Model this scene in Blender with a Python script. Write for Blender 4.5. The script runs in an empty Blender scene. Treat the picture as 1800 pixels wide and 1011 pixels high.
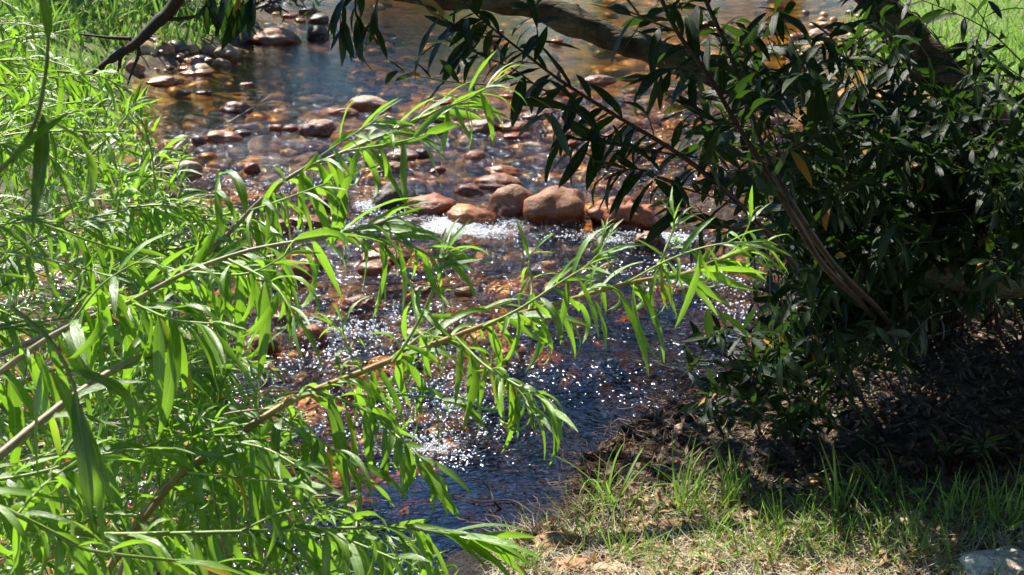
import bpy, math, random
import numpy as np
from mathutils import Vector, Matrix, noise as mnoise
random.seed(7); rng = np.random.default_rng(7)
scene = bpy.context.scene
col = scene.collection

# ------------------------------------------------------------------ camera
CAM_H = 2.3; PITCH = math.radians(17.0); FPX = 2473.0
cam_d = bpy.data.cameras.new('camera'); cam = bpy.data.objects.new('camera', cam_d); col.objects.link(cam)
cam.location = (0, 0, CAM_H); cam.rotation_euler = (math.pi/2 - PITCH, 0, 0)
cam_d.sensor_width = 36; cam_d.lens = 36*FPX/1800; cam_d.clip_end = 500; cam_d.clip_start = 0.05
cam_d.dof.use_dof = True; cam_d.dof.focus_distance = 3.4; cam_d.dof.aperture_fstop = 16.0
scene.camera = cam
# ------------------------------------------------------------------ light
SUN = Vector((-0.38, 0.46, 0.80)).normalized()
w = bpy.data.worlds.new('World'); scene.world = w; w.use_nodes = True
nt = w.node_tree; bg = nt.nodes['Background']; sky = nt.nodes.new('ShaderNodeTexSky')
sky.sky_type = 'NISHITA'; sky.sun_disc = False
sky.sun_elevation = math.asin(SUN.z); sky.sun_rotation = math.atan2(SUN.x, SUN.y) % (2*math.pi)
sky.air_density = 1.0; sky.dust_density = 0.0; sky.ozone_density = 8.0
nt.links.new(sky.outputs[0], bg.inputs[0]); bg.inputs[1].default_value = 0.095
sd = bpy.data.lights.new('sun', 'SUN'); sun = bpy.data.objects.new('sun', sd); col.objects.link(sun)
sd.energy = 5.0; sd.angle = math.radians(0.55); sd.color = (1.0, 0.95, 0.86)
sun.rotation_euler = SUN.to_track_quat('Z', 'Y').to_euler()
scene.view_settings.view_transform = 'Standard'; scene.view_settings.look = 'None'
scene.view_settings.gamma = 1; scene.view_settings.use_curve_mapping = False
scene.view_settings.exposure = 1.25
cy = scene.cycles
cy.max_bounces = 6; cy.diffuse_bounces = 3; cy.glossy_bounces = 2; cy.transmission_bounces = 4; cy.transparent_max_bounces = 8
cy.sample_clamp_indirect = 4; cy.use_denoising = True; cy.caustics_reflective = False; cy.caustics_refractive = False

# ------------------------------------------------------------------ geometry of the view, used to find where things stand
CAM = np.array([0, 0, CAM_H]); cp, sp = math.cos(PITCH), math.sin(PITCH)
F = np.array([0, cp, -sp]); U = np.array([0, sp, cp]); R = np.array([1., 0, 0])
def P(px, py, d):
    return Vector(CAM + d*(F + (px-900)/FPX*R + (505.5-py)/FPX*U))
def G(px, py, z=0.0):
    r = F + (px-900)/FPX*R + (505.5-py)/FPX*U
    return Vector(CAM + r*((z-CAM_H)/r[2]))
def proj(p):
    v = np.array(p) - CAM; d = v@F
    return 900 + FPX*(v@R)/d, 505.5 - FPX*(v@U)/d, d
def lerp(a, b, t): return a + (b-a)*t
def smooth(e0, e1, x):
    t = np.clip((x-e0)/(e1-e0), 0, 1); return t*t*(3-2*t)

# ------------------------------------------------------------------ numpy noise
_perm = rng.random((256, 256))
def vnoise(x, y):
    xi = np.floor(x).astype(int); yi = np.floor(y).astype(int); fx = x-xi; fy = y-yi
    fx = fx*fx*fx*(fx*(fx*6-15)+10); fy = fy*fy*fy*(fy*(fy*6-15)+10)
    a = _perm[xi & 255, yi & 255]; b = _perm[(xi+1) & 255, yi & 255]
    c = _perm[xi & 255, (yi+1) & 255]; d = _perm[(xi+1) & 255, (yi+1) & 255]
    return (a*(1-fx)+b*fx)*(1-fy) + (c*(1-fx)+d*fx)*fy - 0.5
def fbm(x, y, o=4, g=0.5):
    s = 0; a = 1
    for k in range(o):
        s = s + a*vnoise(x*2**k+k*17.3, y*2**k+k*9.1); a *= g
    return s

# ------------------------------------------------------------------ object helpers
def tag(o, label=None, cat=None, group=None, kind=None):
    if label: o['label'] = label
    if cat: o['category'] = cat
    if group: o['group'] = group
    if kind: o['kind'] = kind
    return o
def link(name, mesh, parent=None, m=None):
    o = bpy.data.objects.new(name, mesh); col.objects.link(o)
    if m is not None and not mesh.materials: mesh.materials.append(m)
    if parent: o.parent = parent
    return o
def empty(name, loc, label, cat, group=None):
    o = bpy.data.objects.new(name, None); col.objects.link(o); o.location = loc; o.empty_display_size = 0.1
    return tag(o, label, cat, group)
def np_mesh(name, verts, faces, mat, smooth_=True, uv=None, attrs=None):
    me = bpy.data.meshes.new(name); verts = np.asarray(verts, dtype=np.float32); faces = np.asarray(faces, dtype=np.int32)
    n = faces.shape[1]
    me.vertices.add(len(verts)); me.vertices.foreach_set('co', verts.ravel())
    me.loops.add(faces.size); me.loops.foreach_set('vertex_index', faces.ravel())
    me.polygons.add(len(faces)); me.polygons.foreach_set('loop_start', np.arange(0, faces.size, n, dtype=np.int32))
    me.polygons.foreach_set('use_smooth', np.full(len(faces), smooth_))
    if uv is not None:
        l = me.uv_layers.new(name='uv'); l.data.foreach_set('uv', np.asarray(uv, dtype=np.float32)[faces.ravel()].ravel())
    for k, v in (attrs or {}).items():
        v = np.asarray(v, dtype=np.float32)
        if v.ndim == 1:
            a = me.attributes.new(k, 'FLOAT', 'POINT'); a.data.foreach_set('value', v)
        else:
            a = me.attributes.new(k, 'FLOAT_COLOR', 'POINT'); a.data.foreach_set('color', np.c_[v, np.ones(len(v))].astype(np.float32).ravel())
    me.update(); me.validate()
    if mat: me.materials.append(mat)
    return me
def catmull(pts, per=6):
    pts = [Vector(p) for p in pts]
    if len(pts) < 3: per = max(per, 4)
    q = [pts[0]*2-pts[1]] + pts + [pts[-1]*2-pts[-2]]; out = []
    for i in range(1, len(q)-2):
        for k in range(per):
            t = k/per; a, b, c, d = q[i-1], q[i], q[i+1], q[i+2]
            out.append(0.5*((2*b)+(c-a)*t+(2*a-5*b+4*c-d)*t*t+(-a+3*b-3*c+d)*t**3))
    out.append(pts[-1]); return out
def tube_arrays(path, r0, r1, sides=6, knob=0.0, rough=0.0):
    path = [Vector(p) for p in path]; n = len(path); vs = []; fs = []
    up = Vector((0.13, 0.2, 1)).normalized()
    for i, p in enumerate(path):
        t = (path[min(i+1, n-1)]-path[max(i-1, 0)]).normalized()
        a = t.cross(up);  a = a.normalized() if a.length > 1e-4 else Vector((1, 0, 0)); b = t.cross(a)
        r = lerp(r0, r1, i/(n-1)) * (1 + (knob if i % 5 == 0 else 0))
        for k in range(sides):
            an = 2*math.pi*k/sides
            rr = r*(1+rough*(mnoise.noise(Vector((math.cos(an)*1.3, math.sin(an)*1.3, i*0.25)))))
            vs.append(p + a*math.cos(an)*rr + b*math.sin(an)*rr)
    for i in range(n-1):
        for k in range(sides):
            k2 = (k+1) % sides
            fs.append((i*sides+k, i*sides+k2, (i+1)*sides+k2, (i+1)*sides+k))
    m = len(vs); vs.append(path[-1]+(path[-1]-path[-2]).normalized()*r1); 
    for k in range(sides): fs.append(((n-1)*sides+k, (n-1)*sides+(k+1) % sides, m, m))
    return np.array(vs), fs
def tube(name, path, r0, r1, mat, parent=None, sides=6, knob=0.0, rough=0.0):
    vs, fs = tube_arrays(path, r0, r1, sides, knob, rough)
    off = np.array(parent.location) if parent else 0
    me = bpy.data.meshes.new(name); me.from_pydata((vs-off).tolist(), [], [f if f[2] != f[3] else f[:3] for f in fs])
    me.polygons.foreach_set('use_smooth', [True]*len(me.polygons)); me.materials.append(mat)
    return link(name, me, parent)

# ------------------------------------------------------------------ materials
class N:
    def __init__(s, name):
        s.m = bpy.data.materials.new(name); s.m.use_nodes = True; s.t = s.m.node_tree; s.t.nodes.clear()
        s.out = s.t.nodes.new('ShaderNodeOutputMaterial')
    def n(s, typ, **kw):
        nd = s.t.nodes.new('ShaderNode'+typ); ins = kw.pop('ins', {})
        for k, v in kw.items(): setattr(nd, k, v)
        for k, v in ins.items():
            if isinstance(v, bpy.types.NodeSocket): s.t.links.new(v, nd.inputs[k])
            else: nd.inputs[k].default_value = v
        return nd
    def noise(s, scale, detail=4, vec=None, rough=0.55, dist=0):
        i = {'Scale': scale, 'Detail': detail, 'Roughness': rough, 'Distortion': dist}
        if vec is not None: i['Vector'] = vec
        return s.n('TexNoise', ins=i)
    def ramp(s, fac, stops):
        r = s.n('ValToRGB', ins={'Fac': fac}); e = r.color_ramp.elements
        while len(e) < len(stops): e.new(0.5)
        for k, (p, c) in enumerate(stops):
            e[k].position = p; e[k].color = (*c, 1) if not isinstance(c, (int, float)) else (c, c, c, 1)
        return r.outputs[0]
    def mix(s, fac, a, b, blend='MIX'):
        m = s.n('Mix', data_type='RGBA', blend_type=blend)
        for k, v in ((0, fac), (6, a), (7, b)):
            if isinstance(v, bpy.types.NodeSocket): s.t.links.new(v, m.inputs[k])
            else: m.inputs[k].default_value = v if k == 0 else (*v, 1)
        return m.outputs[2]
    def math(s, op, a, b=0.0, clamp=False):
        m = s.n('Math', operation=op, use_clamp=clamp)
        for k, v in ((0, a), (1, b)):
            if isinstance(v, bpy.types.NodeSocket): s.t.links.new(v, m.inputs[k])
            else: m.inputs[k].default_value = v
        return m.outputs[0]
    def bump(s, h, strength=0.5, dist=0.01, normal=None):
        i = {'Height': h, 'Strength': strength, 'Distance': dist}
        if normal is not None: i['Normal'] = normal
        return s.n('Bump', ins=i).outputs[0]
    def pos(s): return s.n('NewGeometry').outputs['Position']
    def end(s, sh): s.t.links.new(sh, s.out.inputs[0]); return s.m

def leaf_mat(name, c_dark, c_light, trans, tfac, rough, joined, spec=0.5, rib=(0.35, 0.5, 0.15), yellow=0.0, back=1.35):
    s = N(name)
    if joined: rnd = s.n('Attribute', attribute_name='rnd').outputs['Fac']
    else: rnd = s.n('ObjectInfo').outputs['Random']
    base = s.mix(rnd, c_dark, c_light)
    uv = s.n('UVMap').outputs[0]; sx = s.n('SeparateXYZ', ins={0: uv})
    u = s.math('ABSOLUTE', s.math('SUBTRACT', sx.outputs[0], 0.5))
    ribm = s.math('LESS_THAN', u, 0.05)
    st = s.noise(6, 2, vec=s.n('Mapping', ins={'Vector': uv, 'Scale': (9, 0.6, 1)}).outputs[0])
    base = s.mix(s.math('MULTIPLY', st.outputs[0], 0.35), base, tuple(min(1, c*1.7) for c in c_light))
    base = s.mix(s.math('MULTIPLY', ribm, 0.55), base, rib)
    blot = s.noise(14, 3, vec=s.pos()).outputs[0]
    base = s.mix(s.math('MULTIPLY', s.math('SUBTRACT', blot, 0.45, True), 0.8), base, tuple(c*0.55 for c in c_dark))
    if yellow > 0:
        ym = s.math('GREATER_THAN', s.math('FRACT', s.math('MULTIPLY', rnd, 7.31)), 1-yellow)
        base = s.mix(s.math('MULTIPLY', ym, 0.9), base, (0.42, 0.22, 0.03))
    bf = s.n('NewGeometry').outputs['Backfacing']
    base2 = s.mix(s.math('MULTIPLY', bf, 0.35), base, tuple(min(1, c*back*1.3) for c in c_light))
    h = s.bump(s.math('ADD', st.outputs[0], s.math('MULTIPLY', ribm, -0.8)), 0.35, 0.002)
    pb = s.n('BsdfPrincipled', ins={'Base Color': base2, 'Roughness': rough, 'Specular IOR Level': spec, 'Normal': h})
    tc = s.mix(0.6, base2, trans)
    tl = s.n('BsdfTranslucent', ins={'Color': tc})
    mx = s.n('MixShader', ins={0: tfac, 1: pb.outputs[0], 2: tl.outputs[0]})
    return s.end(mx.outputs[0])
M = {}
LG = dict(c_dark=(0.02, 0.065, 0.008), c_light=(0.165, 0.31, 0.032), trans=(0.45, 0.86, 0.03), tfac=0.37, rough=0.34, spec=0.9, yellow=0.015)
M['willow'] = leaf_mat('willow_leaf', joined=False, **LG); M['willow_j'] = leaf_mat('willow_foliage', joined=True, **LG)
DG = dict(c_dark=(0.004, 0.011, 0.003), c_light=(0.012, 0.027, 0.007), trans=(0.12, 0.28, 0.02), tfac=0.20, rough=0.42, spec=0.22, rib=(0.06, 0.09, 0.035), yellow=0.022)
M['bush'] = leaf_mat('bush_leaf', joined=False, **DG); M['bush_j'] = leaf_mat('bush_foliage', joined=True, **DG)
GG = dict(c_dark=(0.09, 0.16, 0.02), c_light=(0.22, 0.32, 0.06), trans=(0.3, 0.6, 0.05), tfac=0.35, rough=0.5, spec=0.3)
M['tree_j'] = leaf_mat('far_tree_foliage', c_dark=(0.03, 0.05, 0.012), c_light=(0.075, 0.095, 0.025), trans=(0.2, 0.3, 0.05), tfac=0.25, rough=0.55, spec=0.2, joined=True)
M['grass_j'] = leaf_mat('grass_blades', joined=True, **GG); M['grass'] = leaf_mat('grass_blade', joined=False, **GG)
M['litterleaf'] = leaf_mat('dead_leaf', c_dark=(0.13, 0.06, 0.025), c_light=(0.42, 0.27, 0.13), trans=(0.5, 0.25, 0.05), tfac=0.15, rough=0.7, joined=True, spec=0.2, rib=(0.4, 0.25, 0.12))
M['shadelitter'] = leaf_mat('shade_dark_litter', c_dark=(0.03, 0.018, 0.010), c_light=(0.16, 0.11, 0.065), trans=(0.2, 0.12, 0.05), tfac=0.05, rough=0.6, joined=True, spec=0.3, rib=(0.2, 0.14, 0.08))  # darker copy of the litter: shade under the bush put into its colour
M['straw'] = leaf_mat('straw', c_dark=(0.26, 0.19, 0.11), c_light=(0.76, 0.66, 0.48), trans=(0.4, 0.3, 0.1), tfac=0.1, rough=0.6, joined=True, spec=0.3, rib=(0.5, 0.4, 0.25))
def simple_mat(name, a, b, scale, rough=0.7, bumpd=0.004, stretch=(1, 1, 1), bs=0.6, spec=0.4):
    s = N(name); v = s.n('Mapping', ins={'Vector': s.n('TexCoord').outputs['Object'], 'Scale': stretch}).outputs[0]
    nz = s.noise(scale, 6, vec=v, rough=0.65).outputs[0]; nz2 = s.noise(scale*0.17, 3, vec=v).outputs[0]
    c = s.ramp(nz, [(0.3, a), (0.7, b)])
    c = s.mix(s.math('MULTIPLY', s.math('SUBTRACT', nz2, 0.4, True), 1.6), c, tuple(x*0.5 for x in a))
    pb = s.n('BsdfPrincipled', ins={'Base Color': c, 'Roughness': rough, 'Specular IOR Level': spec, 'Normal': s.bump(nz, bs, bumpd)})
    return s.end(pb.outputs[0])
M['stem_pale'] = simple_mat('pale_stem_bark', (0.22, 0.17, 0.09), (0.45, 0.38, 0.24), 60, 0.5, 0.001)
M['stem_green'] = simple_mat('green_twig_skin', (0.18, 0.28, 0.05), (0.34, 0.42, 0.12), 50, 0.45, 0.0006)
M['stem_tan'] = simple_mat('tan_stem_bark', (0.26, 0.17, 0.06), (0.42, 0.30, 0.12), 60, 0.45, 0.001)
M['stem_brown'] = simple_mat('brown_bush_bark', (0.03, 0.018, 0.012), (0.085, 0.045, 0.03), 60, 0.5, 0.001)
def bark_mat():
    s = N('tree_bark'); p = s.n('TexCoord').outputs['Object']
    n1 = s.noise(9, 6, vec=p, rough=.7, dist=.5).outputs[0]; n2 = s.noise(70, 5, vec=p, rough=.7).outputs[0]; n3 = s.noise(3.2, 3, vec=p).outputs[0]
    vo = s.n('TexVoronoi', feature='DISTANCE_TO_EDGE', ins={'Vector': s.n('Mapping', ins={'Vector': p, 'Scale': (7, 34, 34)}).outputs[0], 'Scale': 1.0}).outputs[0]
    fis = s.ramp(vo, [(0.0, 1.0), (0.10, 0.0)])
    c = s.ramp(n1, [(0.35, (0.03, 0.024, 0.016)), (0.5, (0.075, 0.062, 0.036)), (0.68, (0.17, 0.148, 0.09))])
    c = s.mix(s.ramp(n3, [(0.52, 0.0), (0.62, 0.6)]), c, (0.13, 0.135, 0.08))
    c = s.mix(s.math('MULTIPLY', fis, 0.22), c, (0.02, 0.015, 0.01)); c = s.mix(s.ramp(n2, [(0.5, 0.0), (0.75, 0.6)]), c, (0.03, 0.025, 0.018))
    h = s.math('SUBTRACT', s.math('ADD', n1, s.math('MULTIPLY', n2, 0.4)), s.math('MULTIPLY', fis, 0.25))
    return s.end(s.n('BsdfPrincipled', ins={'Base Color': c, 'Roughness': 0.85, 'Specular IOR Level': 0.2, 'Normal': s.bump(h, 1.0, 0.012)}).outputs[0])
M['bark'] = bark_mat()
M['bark_old'] = simple_mat('old_bark', (0.025, 0.021, 0.014), (0.13, 0.112, 0.07), 22, 0.8, 0.006, (1, 1, 1), 1.0)
M['root'] = simple_mat('fine_root_skin', (0.05, 0.026, 0.014), (0.26, 0.15, 0.08), 18, 0.6, 0.001)
M['clod'] = simple_mat('wet_root_mat_soil', (0.012, 0.008, 0.005), (0.07, 0.045, 0.025), 55, 0.95, 0.012, (1, 1, 1), 1.0, 0.15)
M['darkwood'] = simple_mat('dark_wet_wood', (0.014, 0.009, 0.006), (0.05, 0.03, 0.018), 40, 0.7, 0.003)

def stone_mat():
    s = N('river_stone'); oi = s.n('ObjectInfo'); tc = s.n('TexCoord').outputs['Object']
    off = s.n('VectorMath', operation='ADD', ins={0: tc, 1: s.n('CombineXYZ', ins={0: s.math('MULTIPLY', oi.outputs['Random'], 37), 1: s.math('MULTIPLY', oi.outputs['Random'], 91)}).outputs[0]}).outputs[0]
    n1 = s.noise(5, 5, vec=off, rough=0.6, dist=0.6).outputs[0]; n2 = s.noise(45, 5, vec=off, rough=0.7).outputs[0]; n3 = s.noise(14, 6, vec=off, rough=0.7).outputs[0]
    c = oi.outputs['Color']
    dk = s.mix(1.0, c, (0.52, 0.40, 0.34), 'MULTIPLY')
    lt = s.mix(0.30, c, (0.80, 0.70, 0.58))
    base = s.mix(s.ramp(n1, [(0.35, 0.0), (0.65, 1.0)]), dk, c)
    base = s.mix(s.ramp(n3, [(0.50, 0.0), (0.80, 0.35)]), base, lt)
    base = s.mix(s.ramp(n2, [(0.56, 0.0), (0.72, 0.55)]), base, (0.10, 0.06, 0.04))
    z = s.n('SeparateXYZ', ins={0: s.pos()}).outputs[2]
    zz = s.math('ADD', z, s.math('MULTIPLY', s.math('SUBTRACT', n1, 0.5), 0.06))
    wet = s.math('SUBTRACT', 1.0, s.n('MapRange', ins={0: zz, 1: 0.045, 2: 0.13, 3: 0.0, 4: 1.0}).outputs[0])
    base = s.mix(wet, base, s.mix(1.0, base, (0.50, 0.33, 0.20), 'MULTIPLY'))
    rough = s.math('SUBTRACT', 0.62, s.math('MULTIPLY', wet, 0.42))
    cr = s.n('TexVoronoi', feature='DISTANCE_TO_EDGE', ins={'Vector': s.n('VectorMath', operation='ADD', ins={0: off, 1: s.n('VectorMath', operation='SCALE', ins={0: s.noise(7, 4, vec=off).outputs[1], 3: 0.35}).outputs[0]}).outputs[0], 'Scale': 5.0}).outputs[0]
    crk = s.ramp(cr, [(0.0, 1.0), (0.022, 0.0)]); base = s.mix(s.math('MULTIPLY', crk, 0.45), base, s.mix(1.0, base, (0.35, 0.28, 0.24), 'MULTIPLY'))
    h = s.math('ADD', s.math('SUBTRACT', s.math('MULTIPLY', n3, 1.3), s.math('MULTIPLY', crk, 0.25)), s.math('MULTIPLY', n2, 0.5))
    pb = s.n('BsdfPrincipled', ins={'Base Color': base, 'Roughness': rough, 'Specular IOR Level': 0.5, 'Normal': s.bump(h, 0.8, 0.010)})
    return s.end(pb.outputs[0])
M['stone'] = stone_mat()
def ground_mat():
    s = N('ground_soil_and_streambed'); p = s.pos()
    zone = s.n('Attribute', attribute_name='zone').outputs['Color']; sp_ = s.n('SeparateColor', ins={0: zone})
    bedf, lawn, mud = sp_.outputs[0], sp_.outputs[1], sp_.outputs[2]
    n1 = s.noise(9, 6, vec=p, rough=0.65).outputs[0]; n2 = s.noise(60, 6, vec=p, rough=0.7).outputs[0]; n0 = s.noise(1.3, 4, vec=p).outputs[0]
    vo = s.n('TexVoronoi', ins={'Vector': s.n('Mapping', ins={'Vector': p, 'Scale': (4.0, 4.0, 4.0)}).outputs[0], 'Scale': 1.0, 'Randomness': 1.0})
    vc = s.n('SeparateColor', ins={0: vo.outputs['Color']}).outputs[0]
    bed = s.ramp(vc, [(0.0, (0.22, 0.11, 0.025)), (0.35, (0.66, 0.36, 0.03)), (0.7, (0.76, 0.50, 0.07)), (1.0, (0.30, 0.20, 0.08))])
    bed = s.mix(s.ramp(vo.outputs['Distance'], [(0.35, 0.0), (0.75, 0.85)]), bed, (0.07, 0.04, 0.02))
    bed = s.mix(s.ramp(n2, [(0.4, 0.0), (0.75, 0.5)]), bed, (0.12, 0.07, 0.03))
    bed = s.mix(s.ramp(n0, [(0.52, 0.0), (0.72, 0.6)]), bed, (0.20, 0.10, 0.02))
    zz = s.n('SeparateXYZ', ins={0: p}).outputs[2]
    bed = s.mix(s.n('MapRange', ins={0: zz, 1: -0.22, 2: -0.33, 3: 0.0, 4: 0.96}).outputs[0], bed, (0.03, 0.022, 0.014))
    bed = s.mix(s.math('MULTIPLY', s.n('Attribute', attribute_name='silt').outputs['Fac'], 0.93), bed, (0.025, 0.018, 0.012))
    soil = s.ramp(n1, [(0.3, (0.05, 0.035, 0.022)), (0.55, (0.16, 0.115, 0.07)), (0.75, (0.38, 0.30, 0.20))])
    soil = s.mix(s.ramp(n2, [(0.45, 0.0), (0.7, 0.7)]), soil, (0.09, 0.055, 0.035))
    lw = s.ramp(n1, [(0.3, (0.09, 0.15, 0.03)), (0.7, (0.26, 0.30, 0.09))])
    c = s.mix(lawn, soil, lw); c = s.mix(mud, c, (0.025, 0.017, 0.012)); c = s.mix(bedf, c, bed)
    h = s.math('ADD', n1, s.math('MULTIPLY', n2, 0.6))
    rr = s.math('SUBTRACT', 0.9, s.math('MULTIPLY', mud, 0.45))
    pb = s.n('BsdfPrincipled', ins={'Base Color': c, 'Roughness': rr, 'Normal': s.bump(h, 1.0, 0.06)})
    return s.end(pb.outputs[0])
M['ground'] = ground_mat()
def water_mat():
    s = N('running_water'); p = s.pos()
    ch = s.n('Attribute', attribute_name='chop').outputs['Fac']; fo = s.n('Attribute', attribute_name='foam').outputs['Fac']
    mp = s.n('Mapping', ins={'Vector': p, 'Scale': (1.0, 1.5, 1.0), 'Rotation': (0, 0, 0.25)}).outputs[0]
    a = s.noise(6, 1, vec=mp, dist=0.6).outputs[0]; b = s.noise(17, 0.5, vec=mp, dist=0.7).outputs[0]; c = s.noise(42, 0, vec=mp, dist=0.4).outputs[0]
    amt = s.math('ADD', s.math('MULTIPLY', ch, 1.0), 0.06)
    h = s.math('ADD', s.math('MULTIPLY', a, 0.042), s.math('ADD', s.math('MULTIPLY', b, 0.078), s.math('MULTIPLY', c, 0.028)))
    h = s.math('MULTIPLY', h, amt)
    nrm = s.bump(h, 1.0, 1.0)
    fr = s.n('Fresnel', ins={'IOR': 1.5, 'Normal': nrm}).outputs[0]
    gl = s.n('BsdfGlossy', ins={'Color': (1, 1, 1, 1), 'Roughness': s.math('ADD', s.math('MULTIPLY', ch, 0.07), 0.05), 'Normal': nrm})
    dpt = s.n('Attribute', attribute_name='depth').outputs['Fac']      # absorption through the real water depth
    tcl = s.n('CombineColor', ins={0: s.math('POWER', 0.30, dpt), 1: s.math('POWER', 0.10, dpt), 2: s.math('POWER', 0.01, dpt)}).outputs[0]
    tr = s.n('BsdfTransparent', ins={'Color': tcl})
    mx = s.n('MixShader', ins={0: fr, 1: tr.outputs[0], 2: gl.outputs[0]})
    f1 = s.noise(20, 5, vec=mp, rough=0.72, dist=2.2).outputs[0]
    fm = s.n('MapRange', ins={0: s.math('ADD', s.math('MULTIPLY', f1, 1.0), s.math('MULTIPLY', fo, 0.34)), 1: 0.74, 2: 0.84, 3: 0.0, 4: 0.8}).outputs[0]
    df = s.n('BsdfDiffuse', ins={'Color': (0.72, 0.74, 0.76, 1), 'Normal': s.bump(f1, 1.0, 0.03)})
    m2 = s.n('MixShader', ins={0: fm, 1: mx.outputs[0], 2: df.outputs[0]})
    return s.end(m2.outputs[0])
M['water'] = water_mat()

# ------------------------------------------------------------------ ground and water
right_px = [(600, 1150), (700, 1011), (830, 948), (960, 915), (1010, 885), (1000, 840), (1060, 770), (1110, 725), (1215, 690), (1300, 620), (1370, 570), (1480, 520), (1640, 430), (1790, 330), (1760, 240), (1620, 160), (1490, 105), (1470, 60), (1540, 0), (1620, -60), (1500, -120)]
left_px = [(-1400, 1150), (-900, 1011), (-420, 860), (-200, 700), (-60, 560), (30, 440), (120, 330), (190, 240), (215, 165), (250, 135), (330, 108), (400, 88), (430, 72), (480, 30), (420, -30), (380, -90), (420, -120)]
rp = sorted([(G(*p, .10 if p[1] > 560 else 0.0).y, G(*p, .10 if p[1] > 560 else 0.0).x) for p in right_px]); lp = sorted([(G(*p).y, G(*p).x) for p in left_px])
ry, rx = np.array(rp).T; ly, lx = np.array(lp).T
def bank_d(x, y):
    jr = 0.05*fbm(x*3, y*3, 3); 
    return np.interp(y, ry, rx) - x + 2*jr, x - np.interp(y, ly, lx) + 2*jr     # distance inside from right, left
def pool_f(x, y):      # where the stream runs deep over dark silt
    x = np.asarray(x, float); y = np.asarray(y, float)
    dz = CAM_H; dq = y*cp + dz*sp; qx = 900+FPX*x/dq; qy = 505.5-FPX*(y*sp-dz*cp)/dq
    pool = .8*np.exp(-((qx-980)/150)**2-((qy-795)/50)**2) + 1.2*np.exp(-((qx-830)/330)**2-((qy-885)/85)**2) + 1.2*np.exp(-((qx-1150)/170)**2-((qy-600)/95)**2) + .6*np.exp(-((qx-960)/120)**2-((qy-700)/60)**2) + .3*np.exp(-((qx-760)/170)**2-((qy-40)/60)**2)
    return pool
def height(x, y):
    x = np.asarray(x, float); y = np.asarray(y, float)
    dr, dl = bank_d(x, y)
    dr = dr*0.8; d = np.minimum(dr, dl)
    pool = pool_f(x, y)
    bed = -0.05 - 0.50*pool*smooth(0, .25, d) - 0.17*smooth(0, 0.9, d) + 0.05*fbm(x*1.3, y*1.3, 3) + 0.045*np.abs(fbm(x*5, y*5, 2))
    o = -dr; R_ = 0.10*smooth(0, 0.06, o) + 0.04*smooth(0.05, 0.6, o) + 0.20*smooth(0.4, 2.4, o) + 0.03*o.clip(0, 30)
    o2 = -dl; L_ = 0.10*smooth(0, 0.25, o2) + 0.35*smooth(0.1, 1.8, o2) + 0.05*o2.clip(0, 30)
    far = smooth(5, 9, y)
    R_ = R_*(1-0.35*far)
    z = np.where(d > 0, bed, np.where(dr < dl, R_, L_) + 0.05*fbm(x*2.2, y*2.2, 4)*smooth(0, 0.5, -d) + 0.018*fbm(x*14, y*14, 3)*smooth(0, 0.05, -d))
    return z
_gx = np.arange(-9, 16, .06); _gy = np.arange(1.5, 34, .06); _X, _Y = np.meshgrid(_gx, _gy, indexing='ij')
_H = height(_X, _Y); _a, _b = bank_d(_X, _Y); _D = np.minimum(_a*.8, _b)
def _look(T_, x, y):
    u = min(max((x-_gx[0])/.06, 0), len(_gx)-1.001); v = min(max((y-_gy[0])/.06, 0), len(_gy)-1.001); i, j = int(u), int(v); u -= i; v -= j
    return float((T_[i, j]*(1-u)+T_[i+1, j]*u)*(1-v)+(T_[i, j+1]*(1-u)+T_[i+1, j+1]*u)*v)
def hz1(x, y): return _look(_H, x, y)
def bd1(x, y): return _look(_D, x, y)
_zx = np.arange(300, 2400, 8.); _zy = np.arange(440, 1240, 5.); _PX, _PY = np.meshgrid(_zx, _zy, indexing='ij'); _Z = np.full(_PX.shape, .3)
for _ in range(8):
    _ry = cp + (505.5-_PY)/FPX*sp; _rz = -sp + (505.5-_PY)/FPX*cp; _k = (_Z-CAM_H)/_rz; _Z = height(_k*(_PX-900)/FPX, _k*_ry)
def persp_grid(y0, y1, ny, nx, half, extra):
    v = np.linspace(0, 1, ny); ys = y0*(y1/y0)**v; u = np.linspace(-1, 1, nx)
    Y, Uu = np.meshgrid(ys, u, indexing='ij'); X = Uu*(half*Y+extra)
    idx = np.arange(ny*nx).reshape(ny, nx)
    f = np.stack([idx[:-1, :-1], idx[:-1, 1:], idx[1:, 1:], idx[1:, :-1]], -1).reshape(-1, 4)
    return X.ravel(), Y.ravel(), f
X, Y, f = persp_grid(1.6, 34, 420, 460, 0.50, 1.2); Z = height(X, Y)
dr, dl = bank_d(X, Y); dd = np.minimum(dr*0.8, dl)
bedz = smooth(-0.02, 0.03, dd); lawnz = np.where(dr < dl, smooth(9.5, 12, Y), 0.55*smooth(8, 11, Y)+0.25)*smooth(0.1, 0.5, -dd)
mud = np.where(dr < dl, smooth(0.65, 0.12, -dr*0.8+0.12*fbm(X*6, Y*6, 3)), smooth(0.2, 0.02, -dl))*smooth(13, 9, Y)
col.objects.link(tag(bpy.data.objects.new('ground', np_mesh('ground', np.c_[X, Y, Z], f, M['ground'], True, attrs={'zone': np.c_[bedz, lawnz, mud], 'silt': np.clip(pool_f(X, Y)*1.7, 0, 1)})), kind='structure'))
# land beyond, out to the horizon
Xf, Yf, ff = persp_grid(33.0, 320, 60, 60, 2.2, 0); Zf = 0.2 + 0.04*(Yf-33) + 2.0*fbm(Xf*.04, Yf*.04, 3)*smooth(33, 60, Yf); Zf[Yf < 33.5] = -0.4
col.objects.link(tag(bpy.data.objects.new('land_beyond', np_mesh('land_beyond', np.c_[Xf, Yf, Zf], ff, M['ground'], attrs={'zone': np.c_[Zf*0, Zf*0+1, Zf*0]})), kind='structure'))

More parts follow.
